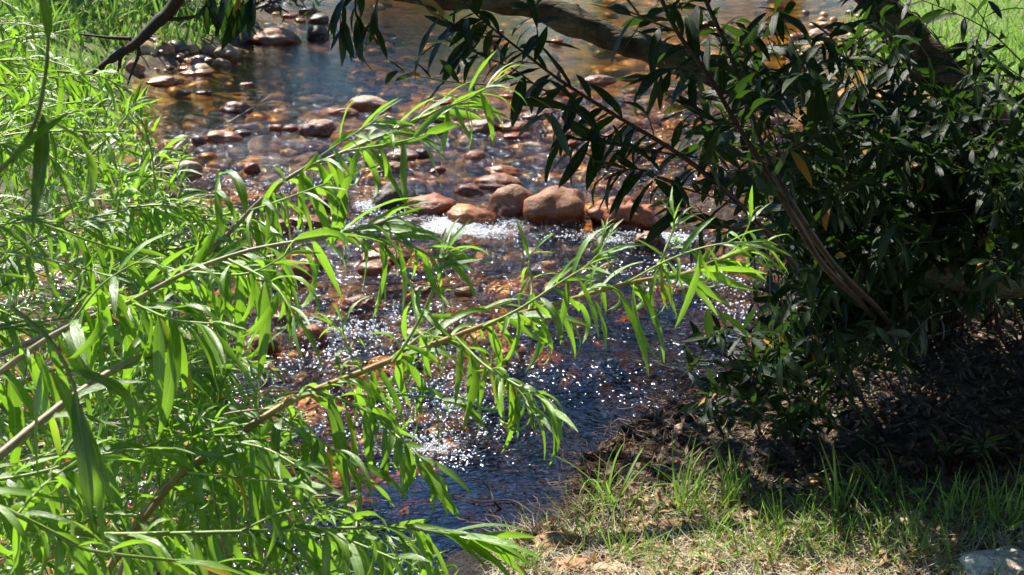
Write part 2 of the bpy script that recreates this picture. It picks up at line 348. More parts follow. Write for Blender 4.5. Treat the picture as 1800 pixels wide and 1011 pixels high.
CHOP = [  # px, py, rx, ry, amount
 (760, 400, 260, 45, 1.0), (1080, 415, 160, 35, .9), (700, 620, 220, 90, .9), (740, 775, 200, 50, .95), (1270, 500, 110, 45, 1.1), (1080, 660, 150, 60, .5),
 (1200, 600, 130, 60, .6), (640, 540, 140, 60, .8), (950, 480, 260, 60, .45), (480, 240, 180, 50, .4), (900, 260, 350, 60, .55), (1250, 300, 260, 60, .55), (450, 340, 200, 60, .9),
 (330, 560, 300, 150, .8), (250, 800, 350, 150, .8), (300, 980, 250, 60, .7), (1050, 200, 300, 40, .4), (1250, 700, 120, 50, .5), (1400, 380, 120, 50, .6), (560, 920, 120, 60, .2)]
FOAM = [(740, 392, 90, 13, 1.4), (830, 404, 90, 14, 1.4), (1090, 418, 100, 10, 1.3), (1200, 418, 50, 9, .8), (640, 360, 30, 18, .9), (1235, 490, 80, 24, 1.0), (960, 392, 60, 7, .8),
 (450, 320, 130, 24, .55), (560, 590, 60, 60, .75), (770, 700, 130, 50, .62), (740, 790, 140, 34, .75), (720, 560, 80, 40, .5),
 (300, 990, 260, 20, .7), (90, 720, 60, 24, .6), (680, 600, 90, 30, .7), (1300, 545, 80, 18, .6), (620, 400, 90, 14, .6), (690, 375, 30, 20, .9), (1340, 330, 100, 25, .35), (400, 650, 100, 30, .5)]
Xw, Yw, fw = persp_grid(2.6, 31.5, 640, 560, 0.48, 0.5)
drw, dlw = bank_d(Xw, Yw)
zc = -CAM_H; dep = Yw*cp - zc*sp; PXw = 900+FPX*Xw/dep; PYw = 505.5-FPX*(Yw*sp+zc*cp)/dep
chop = np.zeros_like(Xw); foam = np.zeros_like(Xw)
for (a, b, c, d, e) in CHOP: chop += e*np.exp(-((PXw-a)/c)**2-((PYw-b)/d)**2)
for (a, b, c, d, e) in FOAM: foam += e*np.exp(-(((PXw-a)/c)**2+((PYw-b)/d)**2)**1.3)
foam = np.clip(foam, 0, 1.15)*(0.75+0.9*(fbm(Xw*5, Yw*5, 3))); chop = np.clip(chop*(1-.62*np.clip(pool_f(Xw, Yw), 0, 1))*(0.8+1.1*fbm(Xw*2.5+5, Yw*3, 3)), 0, 1.2)
near = smooth(24, 9, Yw)
zw = (0.022*fbm(Xw*2.2+3, Yw*3.1, 3) + 0.030*fbm(Xw*7, Yw*9, 3)*near)*(0.10+chop) + 0.035*np.abs(fbm(Xw*9, Yw*11, 3))*np.clip(foam, 0, 1)*near
roll = np.exp(-((PXw-1080)/110)**2-((PYw-650)/26)**2); zw += 0.05*roll + 0.02*np.exp(-((PXw-730)/90)**2-((PYw-690)/16)**2)
cell = (np.minimum(drw*0.8, dlw) > -0.25)
keep = cell[fw].any(axis=1) ; fk = fw[keep]; used = np.unique(fk); re = np.zeros(len(Xw), int); re[used] = np.arange(len(used))
col.objects.link(tag(bpy.data.objects.new('water', np_mesh('water', np.c_[Xw, Yw, zw][used], re[fk], M['water'], True, attrs={'chop': chop[used], 'foam': foam[used], 'depth': np.clip(-height(Xw, Yw), 0.0, 2)[used]})), kind='structure'))

# ------------------------------------------------------------------ stones
import bmesh
def ico(sub):
    bm = bmesh.new(); bmesh.ops.create_icosphere(bm, subdivisions=sub, radius=1)
    v = [tuple(x.co) for x in bm.verts]; fc = [tuple(x.index for x in q.verts) for q in bm.faces]; bm.free(); return v, fc
ICO = {k: ico(k) for k in (2, 3, 4)}
def stone_mesh(sx, sy, sz, seed, rough, sub):
    v, fc = ICO[sub]; out = []; o = Vector((seed*3.17, seed*1.31, seed*2.71))
    for c in v:
        c = Vector(c); n = mnoise.noise(c*0.9+o)*0.30 + mnoise.noise(c*2.1+o)*0.10*(1+rough*2) + mnoise.noise(c*5+o)*0.02*(1+rough*5)
        if rough > 1: n -= 0.10*max(0, 1-abs(mnoise.noise(c*1.6+o*2))*7)
        r = 1+n
        z = c.z*r; z = math.copysign(abs(z)**0.97, z)
        out.append((c.x*r*sx, c.y*r*sy, z*sz))
    return out, fc
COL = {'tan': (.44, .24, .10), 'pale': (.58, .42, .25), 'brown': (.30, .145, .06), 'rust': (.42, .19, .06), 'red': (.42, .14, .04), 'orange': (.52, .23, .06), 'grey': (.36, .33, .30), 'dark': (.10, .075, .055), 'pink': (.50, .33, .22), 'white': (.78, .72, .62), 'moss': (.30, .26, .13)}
def stone(px, py, wpx, hpx, colr, label, rough=0.3, z=0.0, group=None, name='stone', tilt=0):
    g = G(px, py+hpx*0.30, z); _, _, d = proj(g); W = wpx*d/FPX
    a = math.atan2(CAM_H-z, g.y); Dy = W*0.72; vis = hpx*d/FPX
    hz = max((vis-Dy*math.sin(a)*0.75)/math.cos(a)*.95, 0.16*W)
    seed = px*0.37+py*0.11; sub = 4 if wpx > 38 else 3
    vs, fc = stone_mesh(W/2, Dy/2, hz*0.80, seed, rough, sub)
    me = bpy.data.meshes.new(name); me.from_pydata(vs, [], fc); me.polygons.foreach_set('use_smooth', [True]*len(fc)); me.materials.append(M['stone'])
    o = bpy.data.objects.new(name, me); col.objects.link(o)
    o.location = (g.x, g.y+Dy*0.18, z+hz*0.22); o.rotation_euler = (random.uniform(-.08, .08), tilt+random.uniform(-.08, .08), random.uniform(-.35, .35))
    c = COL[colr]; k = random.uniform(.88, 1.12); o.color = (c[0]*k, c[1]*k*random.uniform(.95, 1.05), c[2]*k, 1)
    return tag(o, label, 'stone', group)
ST = [
(400,96,46,28,'pale','smooth pale rounded stone on the left bank edge, brightest of its pile'),
(367,93,36,24,'tan','tan stone with dried algae tucked behind the bright pale stone'),
(363,107,28,12,'grey','small grey stone in front of the pale bank pile'),
(388,111,34,14,'pale','low pale pebble in front of the bright round stone'),
(347,126,58,16,'pale','long flat cream stone lying in the shallows off the left bank'),
(289,143,60,18,'pink','flat pinkish grey stone in the shallows below the flat cream stone'),
(226,124,52,30,'tan','orange tan stone under the dark drooping branch'),
(186,141,30,16,'brown','brown stone at the water edge left of the drooping branch'),
(296,84,34,20,'moss','mossy stone in the grass of the left bank'),
(484,67,82,30,'brown','big brown stone lying in the shade of the far left bank'),
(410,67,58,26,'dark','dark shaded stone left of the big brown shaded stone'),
(325,120,28,9,'orange','thin orange stone at the back of the flat cream stone'),
(331,99,34,14,'tan','squat tan stone in the gravel beside the mossy stone'),
(289,105,34,16,'tan','greyish tan stone just below the mossy stone'),
(259,105,36,14,'moss','greenish stone between grass and orange tan stone'),
(298,119,16,8,'grey','small grey pebble left of the thin orange stone'),
(438,100,14,7,'pale','lone bright pebble off the tip of the pale bank pile'),
(508,28,30,8,'orange','flat sunlit orange stone among the far shaded rocks'),
(528,37,20,8,'pale','glinting wet pebble below the flat sunlit orange stone'),
(541,20,30,13,'dark','black rock at the far bank behind the glinting pebble'),
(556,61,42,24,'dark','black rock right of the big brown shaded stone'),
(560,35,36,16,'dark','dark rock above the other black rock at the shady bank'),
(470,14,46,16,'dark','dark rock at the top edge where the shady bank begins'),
(392,240,66,24,'tan','broad tan stone at the edge of the green leaves, upstream left'),
(485,224,26,12,'orange','small orange stone left of the blunt brown stone'),
(510,226,28,11,'red','low reddish stone touching the small orange stone'),
(557,227,60,32,'brown','blunt brown stone with steep left side standing in the ripples','r'),
(349,247,28,15,'brown','little brown stone left of the broad tan stone'),
(424,234,34,12,'dark','dark wet stone right of the broad tan stone'),
(320,163,30,10,'dark','flat dark stone below the flat pinkish stone'),
(357,162,34,8,'dark','thin dark stone just above the ripples near left leaves'),
(414,190,54,22,'brown','dull brown half sunken stone in the shaded ripples'),
(442,296,30,20,'red','round reddish stone in the foam beside the left leaves'),
(323,300,60,34,'pale','pale stone seen through the left leaves'),
(592,199,26,11,'orange','small orange stone left of the twin stones behind the upper branch'),
(434,147,26,7,'pale','thin glistening stone in the calm brown water'),
(647,184,74,28,'pink','rounded pink tan stone behind the upper leafy branch'),
(610,198,44,16,'tan','low tan stone leaning on the rounded pink tan one'),
(1004,10,30,9,'pink','pinkish flat stone near the top edge above the limb'),
(1118,65,22,8,'orange','small orange stone just below the sunlit part of the limb'),
(1147,74,26,10,'tan','small tan stone just right of the sunlit part of the limb'),
(977,72,26,8,'orange','flat orange stone under the thick limb'),
(862,73,24,9,'red','reddish flat stone behind the hanging fresh leaves'),
(879,56,14,6,'orange','tiny orange stone behind the topmost fresh leaves'),
(1050,141,60,19,'pink','wedge shaped pink stone below the limb in calm water'),
(1111,138,40,12,'grey','grey low stone right of the wedge shaped pink stone'),
(997,162,54,12,'red','long low red stone behind the dark leaf spray'),
(946,173,38,9,'red','thin red stone left of the long low red stone'),
(889,169,32,9,'orange','orange sliver of stone behind the branch tip'),
(832,171,30,13,'brown','brown stone right behind the tip of the upper branch'),
(782,179,38,11,'red','low red stone behind the end leaves of the upper branch'),
(761,208,60,24,'brown','domed brown stone above the shaded stone pair'),
(765,228,44,22,'dark','dark stone hugging the front of the domed brown stone'),
(843,223,64,27,'brown','dark brown dome shaped stone, left of two side by side'),
(906,223,60,21,'tan','smooth tan loaf shaped stone right of the dark brown dome'),
(909,239,56,13,'red','wet red stone awash in front of the loaf shaped stone'),
(940,203,54,14,'grey','pale grey wet stone behind the loaf shaped stone'),
(913,192,28,8,'orange','small wet orange stone behind the pale grey wet one'),
(708,271,64,22,'grey','flat blue grey stone behind hanging green leaves'),
(687,297,56,24,'pink','pinkish stone in the ripples below the blue grey stone'),
(742,270,30,18,'dark','dark stone at the right end of the blue grey stone'),
(835,273,38,16,'orange','wet orange stone behind the two longest hanging leaves'),
(882,301,60,21,'orange','wet orange stone topping the middle boulder pile'),
(874,321,86,32,'tan','broad tan stone of the middle pile with a wet white sheen'),
(824,334,52,22,'brown','brown stone left of the broad tan stone of the pile'),
(997,250,48,13,'orange','submerged looking orange stone between dark leaves'),
(987,338,44,12,'brown','brown stone peeking out behind the two big boulders'),
(768,299,32,14,'red','small red wet stone amid upper ripples'),
(1178,161,42,14,'pink','pink stone below the shaded end of the limb'),
(1235,45,42,15,'pink','pinkish stone at top right beyond the bush stems'),
(1262,49,26,8,'white','whitish glistening stone touching a pinkish one beyond the stems'),
(1328,113,38,13,'pale','pale sunlit stone seen between bush stems at top right'),
(1440,64,44,22,'pink','pink stone on the far right bank seen through leaves'),
(1457,73,32,14,'orange','orange stone on the far right bank below the pink one'),
(1452,46,30,14,'pale','pale stone topping the far right bank stones'),
(1398,82,22,12,'tan','small tan stone at the left of the far right bank stones'),
(1432,91,36,13,'pale','pale flat stone at the foot of the far right bank stones'),
(1483,111,34,13,'orange','orange stone by the lawn edge behind the bush'),
(1272,241,34,24,'pink','upright pink stone between two bush stems'),
(1355,209,48,15,'white','white sunlit stone seen behind the bush stems'),
(1221,160,36,13,'pink','pinkish low stone left of the upper bush stems'),
(1260,264,42,12,'red','low wet reddish stone below the upright pink stone'),
(1310,268,34,10,'red','flat wet red stone behind a bush stem'),
(1500,180,30,9,'tan','tan stone far behind the bush by the lawn'),
(899,359,84,54,'brown','round boulder with red bands, left of the two big ones'),
(981,370,110,74,'rust','largest round boulder in the riffle, half in leaf shade'),
(1098,379,112,62,'red','angular wet red boulder with deep white veins and creases','R'),
(828,380,92,40,'orange','orange boulder with stream water pouring over it','w'),
(757,362,84,42,'red','reddish brown wet stone left of the water covered orange boulder'),
(690,350,76,50,'dark','dark wet stone beyond foam, left of the reddish brown one'),
(679,448,84,30,'tan','flat topped grey tan stone in the middle stream'),
(656,470,62,26,'pink','lit rounded stone in front of the flat topped grey tan stone'),
(630,535,60,29,'brown','speckled brown stone standing alone in mid stream'),
(744,509,34,17,'orange','small orange stone behind twig leaves in mid stream'),
(815,512,34,18,'pink','small pinkish stone right of the small orange mid stream one'),
(1143,424,50,34,'brown','brown wet stone under the tip of the long branch','r'),
(568,354,56,34,'red','shiny wet red stone behind leaves at left of riffle'),
(540,388,72,26,'tan','orange tan stone with a groove behind the leaves','r'),
(484,398,62,30,'pink','pinkish stone left of the grooved orange tan stone'),
(452,441,84,26,'pale','pale cream stone behind the middle branch leaves'),
(515,477,64,38,'tan','rounded tan stone framed by hanging leaves'),
(545,466,44,24,'pink','pink tan stone behind the rounded one framed by leaves'),
(546,592,64,42,'red','wet brown red boulder with foam at its foot behind leaves'),
(345,612,70,54,'brown','brown boulder in the thick of the left leaves'),
(464,606,50,36,'brown','brown wet stone left of the wet brown red boulder'),
(151,579,40,30,'orange','orange stone glimpsed low through left leaves'),
(250,470,60,40,'tan','tan stone glimpsed through leaves near the middle branch base'),
(185,437,50,30,'orange','orange stone glimpsed above the middle branch base'),
(357,698,84,26,'orange','bright orange stone awash behind the lower left leaves'),
(75,714,36,18,'orange','orange stone awash near the pale bare stems'),
(225,655,50,26,'brown','brown stone awash behind the pale bare stems'),
(640,690,60,24,'brown','brown stone awash behind the long branch'),
(500,560,40,24,'grey','greyish stone behind drooping leaves in mid left'),
]
for t in ST:
    rg = {'r': 0.9, 'R': 1.6, 'w': 0.5}.get(t[6] if len(t) > 6 else '', 0.3)
    stone(t[0], t[1], t[2], t[3], t[4], t[5], rg, tilt=0)
def zg(px, py):     # point on the actual ground under a pixel
    if 300 < px < 2390 and 440 < py < 1234:
        u = (px-300)/8; v = (py-440)/5; i, j = int(u), int(v); u -= i; v -= j
        return G(px, py, float((_Z[i, j]*(1-u)+_Z[i+1, j]*u)*(1-v)+(_Z[i, j+1]*(1-u)+_Z[i+1, j+1]*u)*v))
    z = 0.3
    for _ in range(8):
        g = G(px, py, z); z = hz1(g.x, g.y)
    return G(px, py, z)
BS = [
(978,953,84,40,'tan','smooth brown stone sunk in the bank edge in full sun'),
(1780,992,150,70,'white','big whitish sunlit stone in the bottom right corner'),
(1433,845,42,24,'tan','rounded tan stone in litter behind the grass'),
(1514,829,46,22,'brown','brown stone in shade right of the rounded tan litter stone'),
(1470,758,36,14,'tan','flat tan stone in a sun fleck below the bush'),
(1467,736,20,16,'white','small white stone standing in a sun fleck below the bush'),
(1177,743,28,14,'grey','grey stone on the root tangle at the water edge'),
(1200,752,30,18,'pink','pinkish stone right of the grey one on the root tangle'),
(1109,846,30,16,'tan','tan pebble in the root tangle above the grass'),
(1183,888,46,18,'tan','tan stone showing between grass stalks at mid bank'),
(1180,923,44,20,'brown','brown stone below the tan one between grass stalks'),
(1316,907,70,22,'pale','pale stone in sunlit grass at lower centre right'),
(1625,917,90,26,'pale','pale flat stone in sunlit litter at the lower right'),
(1069,997,56,24,'pale','pale stone at the bottom edge under sparse grass'),
(1015,992,70,22,'tan','tan stone at the bottom edge left of the pale one'),
(1463,616,26,30,'white','white stone with a brown chip, standing below the bush'),
(1560,975,60,20,'tan','tan stone in grass near the bottom edge'),
(1760,880,50,18,'pale','pale stone at the right edge above the whitish corner stone'),
(1440,640,30,14,'tan','tan pebble left below the white chipped stone'),
(1240,980,44,18,'pale','pale pebble under the grass at bottom centre right'),
]
for t in BS:
    g = zg(t[0], t[1]+t[3]*0.3); stone(t[0], t[1], t[2], t[3], t[4], t[5], 0.6, z=g.z+0.0, name='stone')
# submerged cobbles of the bed and small gravel: uncountable
def stone_field(name, pts, szs, cols_, sub, flat=0.5, m=None, seed0=0, rough=0.3):
    V = []; Fc = []; A = []; off = 0; base = [stone_mesh(1, 0.8, flat, 11+k*7+seed0, rough, sub) for k in range(6)]
    base = [(np.array(a), np.array(b)) for a, b in base]
    for (p, sz, c) in zip(pts, szs, cols_):
        b, fcs = base[random.randrange(6)]; an = random.uniform(0, 6.28); ca, sa = math.cos(an), math.sin(an)
        q = b*sz; q = np.c_[q[:, 0]*ca-q[:, 1]*sa, q[:, 0]*sa+q[:, 1]*ca, q[:, 2]] + np.array(p)
        V.append(q); Fc.append(fcs+off); off += len(q); A.append(np.tile(c, (len(q), 1)))
    o = link(name, np_mesh(name, np.concatenate(V), np.concatenate(Fc), m, True, attrs={'col': np.concatenate(A)}))
    return tag(o, kind='stuff')
def cobble_mat():
    s = N('wet_cobbles'); c = s.n('Attribute', attribute_name='col').outputs['Color']; p = s.pos()
    n1 = s.noise(10, 5, vec=p, rough=.65).outputs[0]; n2 = s.noise(60, 4, vec=p).outputs[0]
    c2 = s.mix(s.ramp(n1, [(0.35, 0.0), (0.65, 1.0)]), s.mix(1.0, c, (0.5, 0.4, 0.3), 'MULTIPLY'), c)
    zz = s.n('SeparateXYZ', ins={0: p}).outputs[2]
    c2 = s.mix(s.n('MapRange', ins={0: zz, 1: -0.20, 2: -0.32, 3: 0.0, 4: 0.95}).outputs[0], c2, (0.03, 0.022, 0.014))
    pb = s.n('BsdfPrincipled', ins={'Base Color': c2, 'Roughness': 0.4, 'Normal': s.bump(s.math('ADD', n1, s.math('MULTIPLY', n2, .3)), .6, .01)})
    return s.end(pb.outputs[0])
M['cobble'] = cobble_mat()
pts = []; szs = []; cc = []
while len(pts) < 900:
    px, py = random.uniform(-50, 1700), random.uniform(-20, 1010) if random.random() < .6 else random.uniform(-20, 330)
    g = G(px, py, -0.15); d = bd1(g.x, g.y)
    if d < 0.02 or float(pool_f(g.x, g.y)) > random.uniform(.12, .5): continue
    s_ = random.uniform(0.05, 0.17)*(1+0.02*g.y); zz = hz1(g.x, g.y); top = min(-0.012, zz+0.10)
    k = random.choice([(.68, .36, .05), (.54, .25, .04), (.48, .30, .08), (.36, .19, .05), (.68, .41, .09), (.14, .09, .05), (.20, .16, .13), (.12, .08, .05)])
    if random.random() < .04 and s_ < .12: top = 0.012
    pts.append((g.x, g.y, top-s_*0.42)); szs.append(s_); cc.append(k)
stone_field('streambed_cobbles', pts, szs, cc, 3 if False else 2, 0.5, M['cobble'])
pts = []; szs = []; cc = []
for k in range(1500):
    if k < 40: g = G(random.triangular(190, 400, 260), random.gauss(108, 9), 0.0); s_ = random.choice([.03, .05, .08, .14])*random.uniform(.7, 1.3)
    elif k < 80: g = G(random.uniform(1380, 1530), random.uniform(20, 130), 0.0); s_ = random.uniform(.04, .11)
    else:
        g = zg(random.uniform(880, 1850), random.uniform(560, 1030)); s_ = random.uniform(.006, .022)
    z = hz1(g.x, g.y); 
    if z < -0.1 and k > 130: continue
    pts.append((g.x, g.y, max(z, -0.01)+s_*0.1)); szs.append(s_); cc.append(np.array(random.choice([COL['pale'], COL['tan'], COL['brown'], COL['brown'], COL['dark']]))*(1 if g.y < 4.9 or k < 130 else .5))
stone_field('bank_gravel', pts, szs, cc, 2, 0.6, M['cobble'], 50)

# white beads standing in for sun sparkle, and for bubbles, on the broken water
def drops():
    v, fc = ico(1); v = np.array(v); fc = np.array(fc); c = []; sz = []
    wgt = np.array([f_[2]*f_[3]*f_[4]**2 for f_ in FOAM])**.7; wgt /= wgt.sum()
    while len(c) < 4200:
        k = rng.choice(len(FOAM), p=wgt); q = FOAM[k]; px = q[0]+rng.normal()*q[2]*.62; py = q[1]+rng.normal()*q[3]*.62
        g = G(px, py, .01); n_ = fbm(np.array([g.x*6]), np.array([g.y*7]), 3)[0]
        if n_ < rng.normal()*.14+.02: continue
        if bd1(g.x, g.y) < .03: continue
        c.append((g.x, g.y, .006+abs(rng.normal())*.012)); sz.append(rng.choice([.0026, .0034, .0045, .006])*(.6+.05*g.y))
    for q in CHOP:
        for _ in range(0):
            g = G(q[0]+rng.normal()*q[2]*.6, q[1]+rng.normal()*q[3]*.6, .01); n_ = fbm(np.array([g.x*3+9]), np.array([g.y*5]), 3)[0]
            if n_ < .05: continue
            if bd1(g.x, g.y) < .03: continue
            c.append((g.x, g.y, .012)); sz.append(rng.choice([.0018, .0024, .0034])*(.6+.06*g.y))
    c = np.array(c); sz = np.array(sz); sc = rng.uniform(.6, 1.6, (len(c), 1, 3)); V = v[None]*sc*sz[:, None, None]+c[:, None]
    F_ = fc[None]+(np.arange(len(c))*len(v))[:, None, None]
    s = N('foam_sparkle_white'); pb = s.n('BsdfPrincipled', ins={'Base Color': (.93, .95, .97, 1), 'Roughness': .12, 'Specular IOR Level': .8, 'Transmission Weight': 0.0})
    tag(link('foam_sparkle', np_mesh('foam_sparkle', V.reshape(-1, 3), F_.reshape(-1, 3), s.end(pb.outputs[0]))), kind='stuff')
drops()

# ------------------------------------------------------------------ leaves
def leaf_arrays(width, bend, twist, curl=0.0, nseg=7, fold=0.25, shape='long', wave=0.0):
    vs = []; uv = []; x = z = 0; 
    for i in range(nseg+1):
        s = i/nseg; ang = -bend*(s**1.25)*1.0 + curl*math.sin(s*math.pi*1.5)
        if i: x += math.cos(ang)/nseg; z += math.sin(ang)/nseg
        if shape == 'long': wd = width*(math.sin(math.pi*min(1, s**0.75*0.985+0.012)))**0.8
        elif shape == 'blade': wd = width*(1-s**1.8)*(0.7+0.3*s)+0.002
        else: wd = width*(math.sin(math.pi*min(1, s**0.95*0.97+0.02)))**0.75
        tw = twist*s; ca, sa = math.cos(tw), math.sin(tw); fz = fold*wd*0.5
        nx, nz = -math.sin(ang), math.cos(ang)
        wv = wave*math.sin(s*17)*wd
        for side in (-1, 0, 1):
            yy = side*wd*0.5; hh = (fz+wv*side) if side else 0
            y2 = yy*ca-hh*sa; h2 = yy*sa+hh*ca
            vs.append((x+nx*h2, y2+wave*0.15*math.sin(s*4), z+nz*h2)); uv.append((0.5+side*0.5, s))
    fs = []
    for i in range(nseg):
        for k in (0, 1): a = i*3+k; fs.append((a, a+3, a+4, a+1))
    return np.array(vs), np.array(fs), np.array(uv)
VAR = {}
def variants(key, lst):
    VAR[key] = [leaf_arrays(**d) for d in lst]
variants('willow', [dict(width=random.uniform(.085, .135), bend=b*1.15, twist=random.uniform(-.9, .9), curl=random.uniform(-.3, .3), fold=.35, nseg=9, wave=random.uniform(0, .1)) for b in (.15, .4, .7, .9, 1.1, 1.4, 1.7, 2.0, 2.4, 1.2, .6, 1.6, 2.8)])
variants('strap', [dict(width=random.uniform(.088, .138), bend=b, twist=random.uniform(-.9, .9), curl=random.uniform(-.3, .3), fold=.35, nseg=9, wave=random.uniform(0, .12)) for b in (.15, .4, .7, .9, 1.1, 1.4, 1.7, 2.0, 2.4, 1.2, .6, 1.6, 2.8)])
variants('wide', [dict(width=random.uniform(.24, .33), bend=b, twist=random.uniform(-.5, .5), curl=random.uniform(-.2, .2), fold=.25, shape='oval', wave=.05) for b in (.1, .3, .5, .8, 1.1, .4)])
variants('blade', [dict(width=.035, bend=b, twist=random.uniform(-.6, .6), fold=.3, shape='blade', nseg=6) for b in (.2, .5, .9, 1.4, 2.0)])
variants('blade_near', [dict(width=random.uniform(.028, .045), bend=b, twist=random.uniform(-.6, .6), fold=.4, shape='blade', nseg=8) for b in (.15, .4, .7, 1.0, 1.5, 2.1)])
variants('litter', [dict(width=random.uniform(.25, .4), bend=random.uniform(-1, 1.4), twist=random.uniform(-1.2, 1.2), fold=.5, shape='oval', nseg=4) for b in range(6)])
VM = {}
def var_mesh(key, mat):
    if (key, mat) not in VM: VM[(key, mat)] = [np_mesh(key+'_leaf', v, f_, M[mat], True, uv) for v, f_, uv in VAR[key]]
    return VM[(key, mat)]
def frame(dirn, up=Vector((0, 0, 1)), roll=0.0):
    x = dirn.normalized(); z = up - up.dot(x)*x
    if z.length < 0.05: z = Vector((x.z+.3, 0.4, -x.x)); z = z-z.dot(x)*x
    z.normalize(); y = z.cross(x); 
    if roll: q = Matrix.Rotation(roll, 3, x); y = q@y; z = q@z
    return Matrix(((x.x, y.x, z.x), (x.y, y.y, z.y), (x.z, y.z, z.z)))
def joined(name, recs, key, mat, parent=None):
    """recs: (pos, 3x3 matrix, length, variant)"""
    off = np.array(parent.location) if parent else np.zeros(3)
    V = []; Fs = []; UVs = []; Rn = []; n = 0
    for p, m3, L, k in (r[:4] for r in recs):
        v, f_, uv = VAR[key][k]; V.append((v*L)@np.array(m3).T + (np.array(p)-off)); Fs.append(f_+n); n += len(v); UVs.append(uv); Rn.append(np.full(len(v), random.random()))
    o = link(name, np_mesh(name, np.concatenate(V), np.concatenate(Fs), M[mat], True, np.concatenate(UVs), {'rnd': np.concatenate(Rn)}), parent)
    return o
class Plant:
    def __init__(s, name, loc, label, cat, group=None, key='willow', mat='willow', leaf_name='leaf', foliage='foliage', budget=300):
        s.root = empty(name, loc, label, cat, group); s.recs = []; s.key = key; s.mat = mat; s.leaf_name = leaf_name; s.foliage = foliage; s.budget = budget
    def stem(s, path, r0, r1, mat, name='stem', sides=6, knob=0.12):
        return tube(name, path, r0, r1, M[mat], s.root, sides, knob)
    def leaf(s, p, d, L, k, roll=0, up=Vector((0, 0, 1)), big=0):
        s.recs.append((p, frame(d, up, roll), L, k, big))
    def done(s):
        def score(r):
            px, py, d = proj(r[0]+(r[1]@Vector((r[2]*.5, 0, -r[2]*.2))))
            inside = -30 < px < 1830 and -30 < py < 1041
            return (r[2]/d*FPX if inside and d > .2 else 0) + r[4]*1000
        rs = sorted(s.recs, key=score, reverse=True); off = s.root.location
        ind = [r for r in rs[:s.budget] if score(r) > 12]; rest = rs[len(ind):]
        ms = var_mesh(s.key, s.mat)
        for p, m3, L, k, b in ind:
            o = bpy.data.objects.new(s.leaf_name, ms[k]); col.objects.link(o); o.parent = s.root
            o.matrix_basis = Matrix.Translation(p-off) @ m3.to_4x4() @ Matrix.Scale(L, 4)
        if len(rest) > 3: tag(joined(s.foliage, rest, s.key, s.mat+'_j', s.root), kind='stuff')
        return s.root
def rv(): return Vector((random.gauss(0, 1), random.gauss(0, 1), random.gauss(0, 1))).normalized()
def dress_willow(pl, path, n, L0, L1, t0=0.0, tipup=0.25, droop=1.0, hp=.30):
    """spirally set narrow leaves along a stem"""
    m = len(path)-1
    for i in range(n):
        t = t0+(1-t0)*(i+random.random()*.6)/n; f_ = t*m; a = min(int(f_), m-1); p = path[a].lerp(path[a+1], f_-a); tan = (path[a+1]-path[a]).normalized()
        sidev = tan.cross(Vector((0, 0, 1))); sidev = sidev.normalized() if sidev.length > .1 else Vector((1, 0, 0)); upv = sidev.cross(tan)
        ph = i*2.4+random.uniform(-.5, .5); rad = sidev*math.cos(ph)+upv*math.sin(ph)
        fw_ = lerp(0.55, 1.1, t) if t < 1-tipup else 1.7
        d = (tan*fw_ + rad*random.uniform(.6, 1.1) + Vector((0, 0, random.uniform(-.75, .05))*1)*droop if False else tan*fw_+rad*random.uniform(.6, 1.1)+Vector((0, 0, random.uniform(-.7, .1)*droop)))
        hang_ = t < 1-tipup and random.random() < hp*droop
        if hang_: d = tan*.35+rad*.45+Vector((0, 0, -1.0))
        L = (1.6 if hang_ else 1.32)*lerp(L0, L1, t)*random.uniform(.6, 1.2)
        if t > 1-tipup*0.5: L *= lerp(1, .55, (t-(1-tipup*.5))/(tipup*.5))
        if t > 1-tipup: k = random.choice([0, 1, 2, 10, 3, 4])
        elif hang_: k = random.choice([0, 1, 2, 10, 3, 1, 5])
        else: k = random.choice([3, 4, 5, 6, 7, 8, 9, 10, 11, 12, 2, 7, 6] if droop > .6 else list(range(13)))
        pl.leaf(p, d, L, k, random.gauss(0, .6))
def path_px(pts, per=6, jit=0.0):
    return catmull([P(*p)+rv()*jit for p in pts], per)

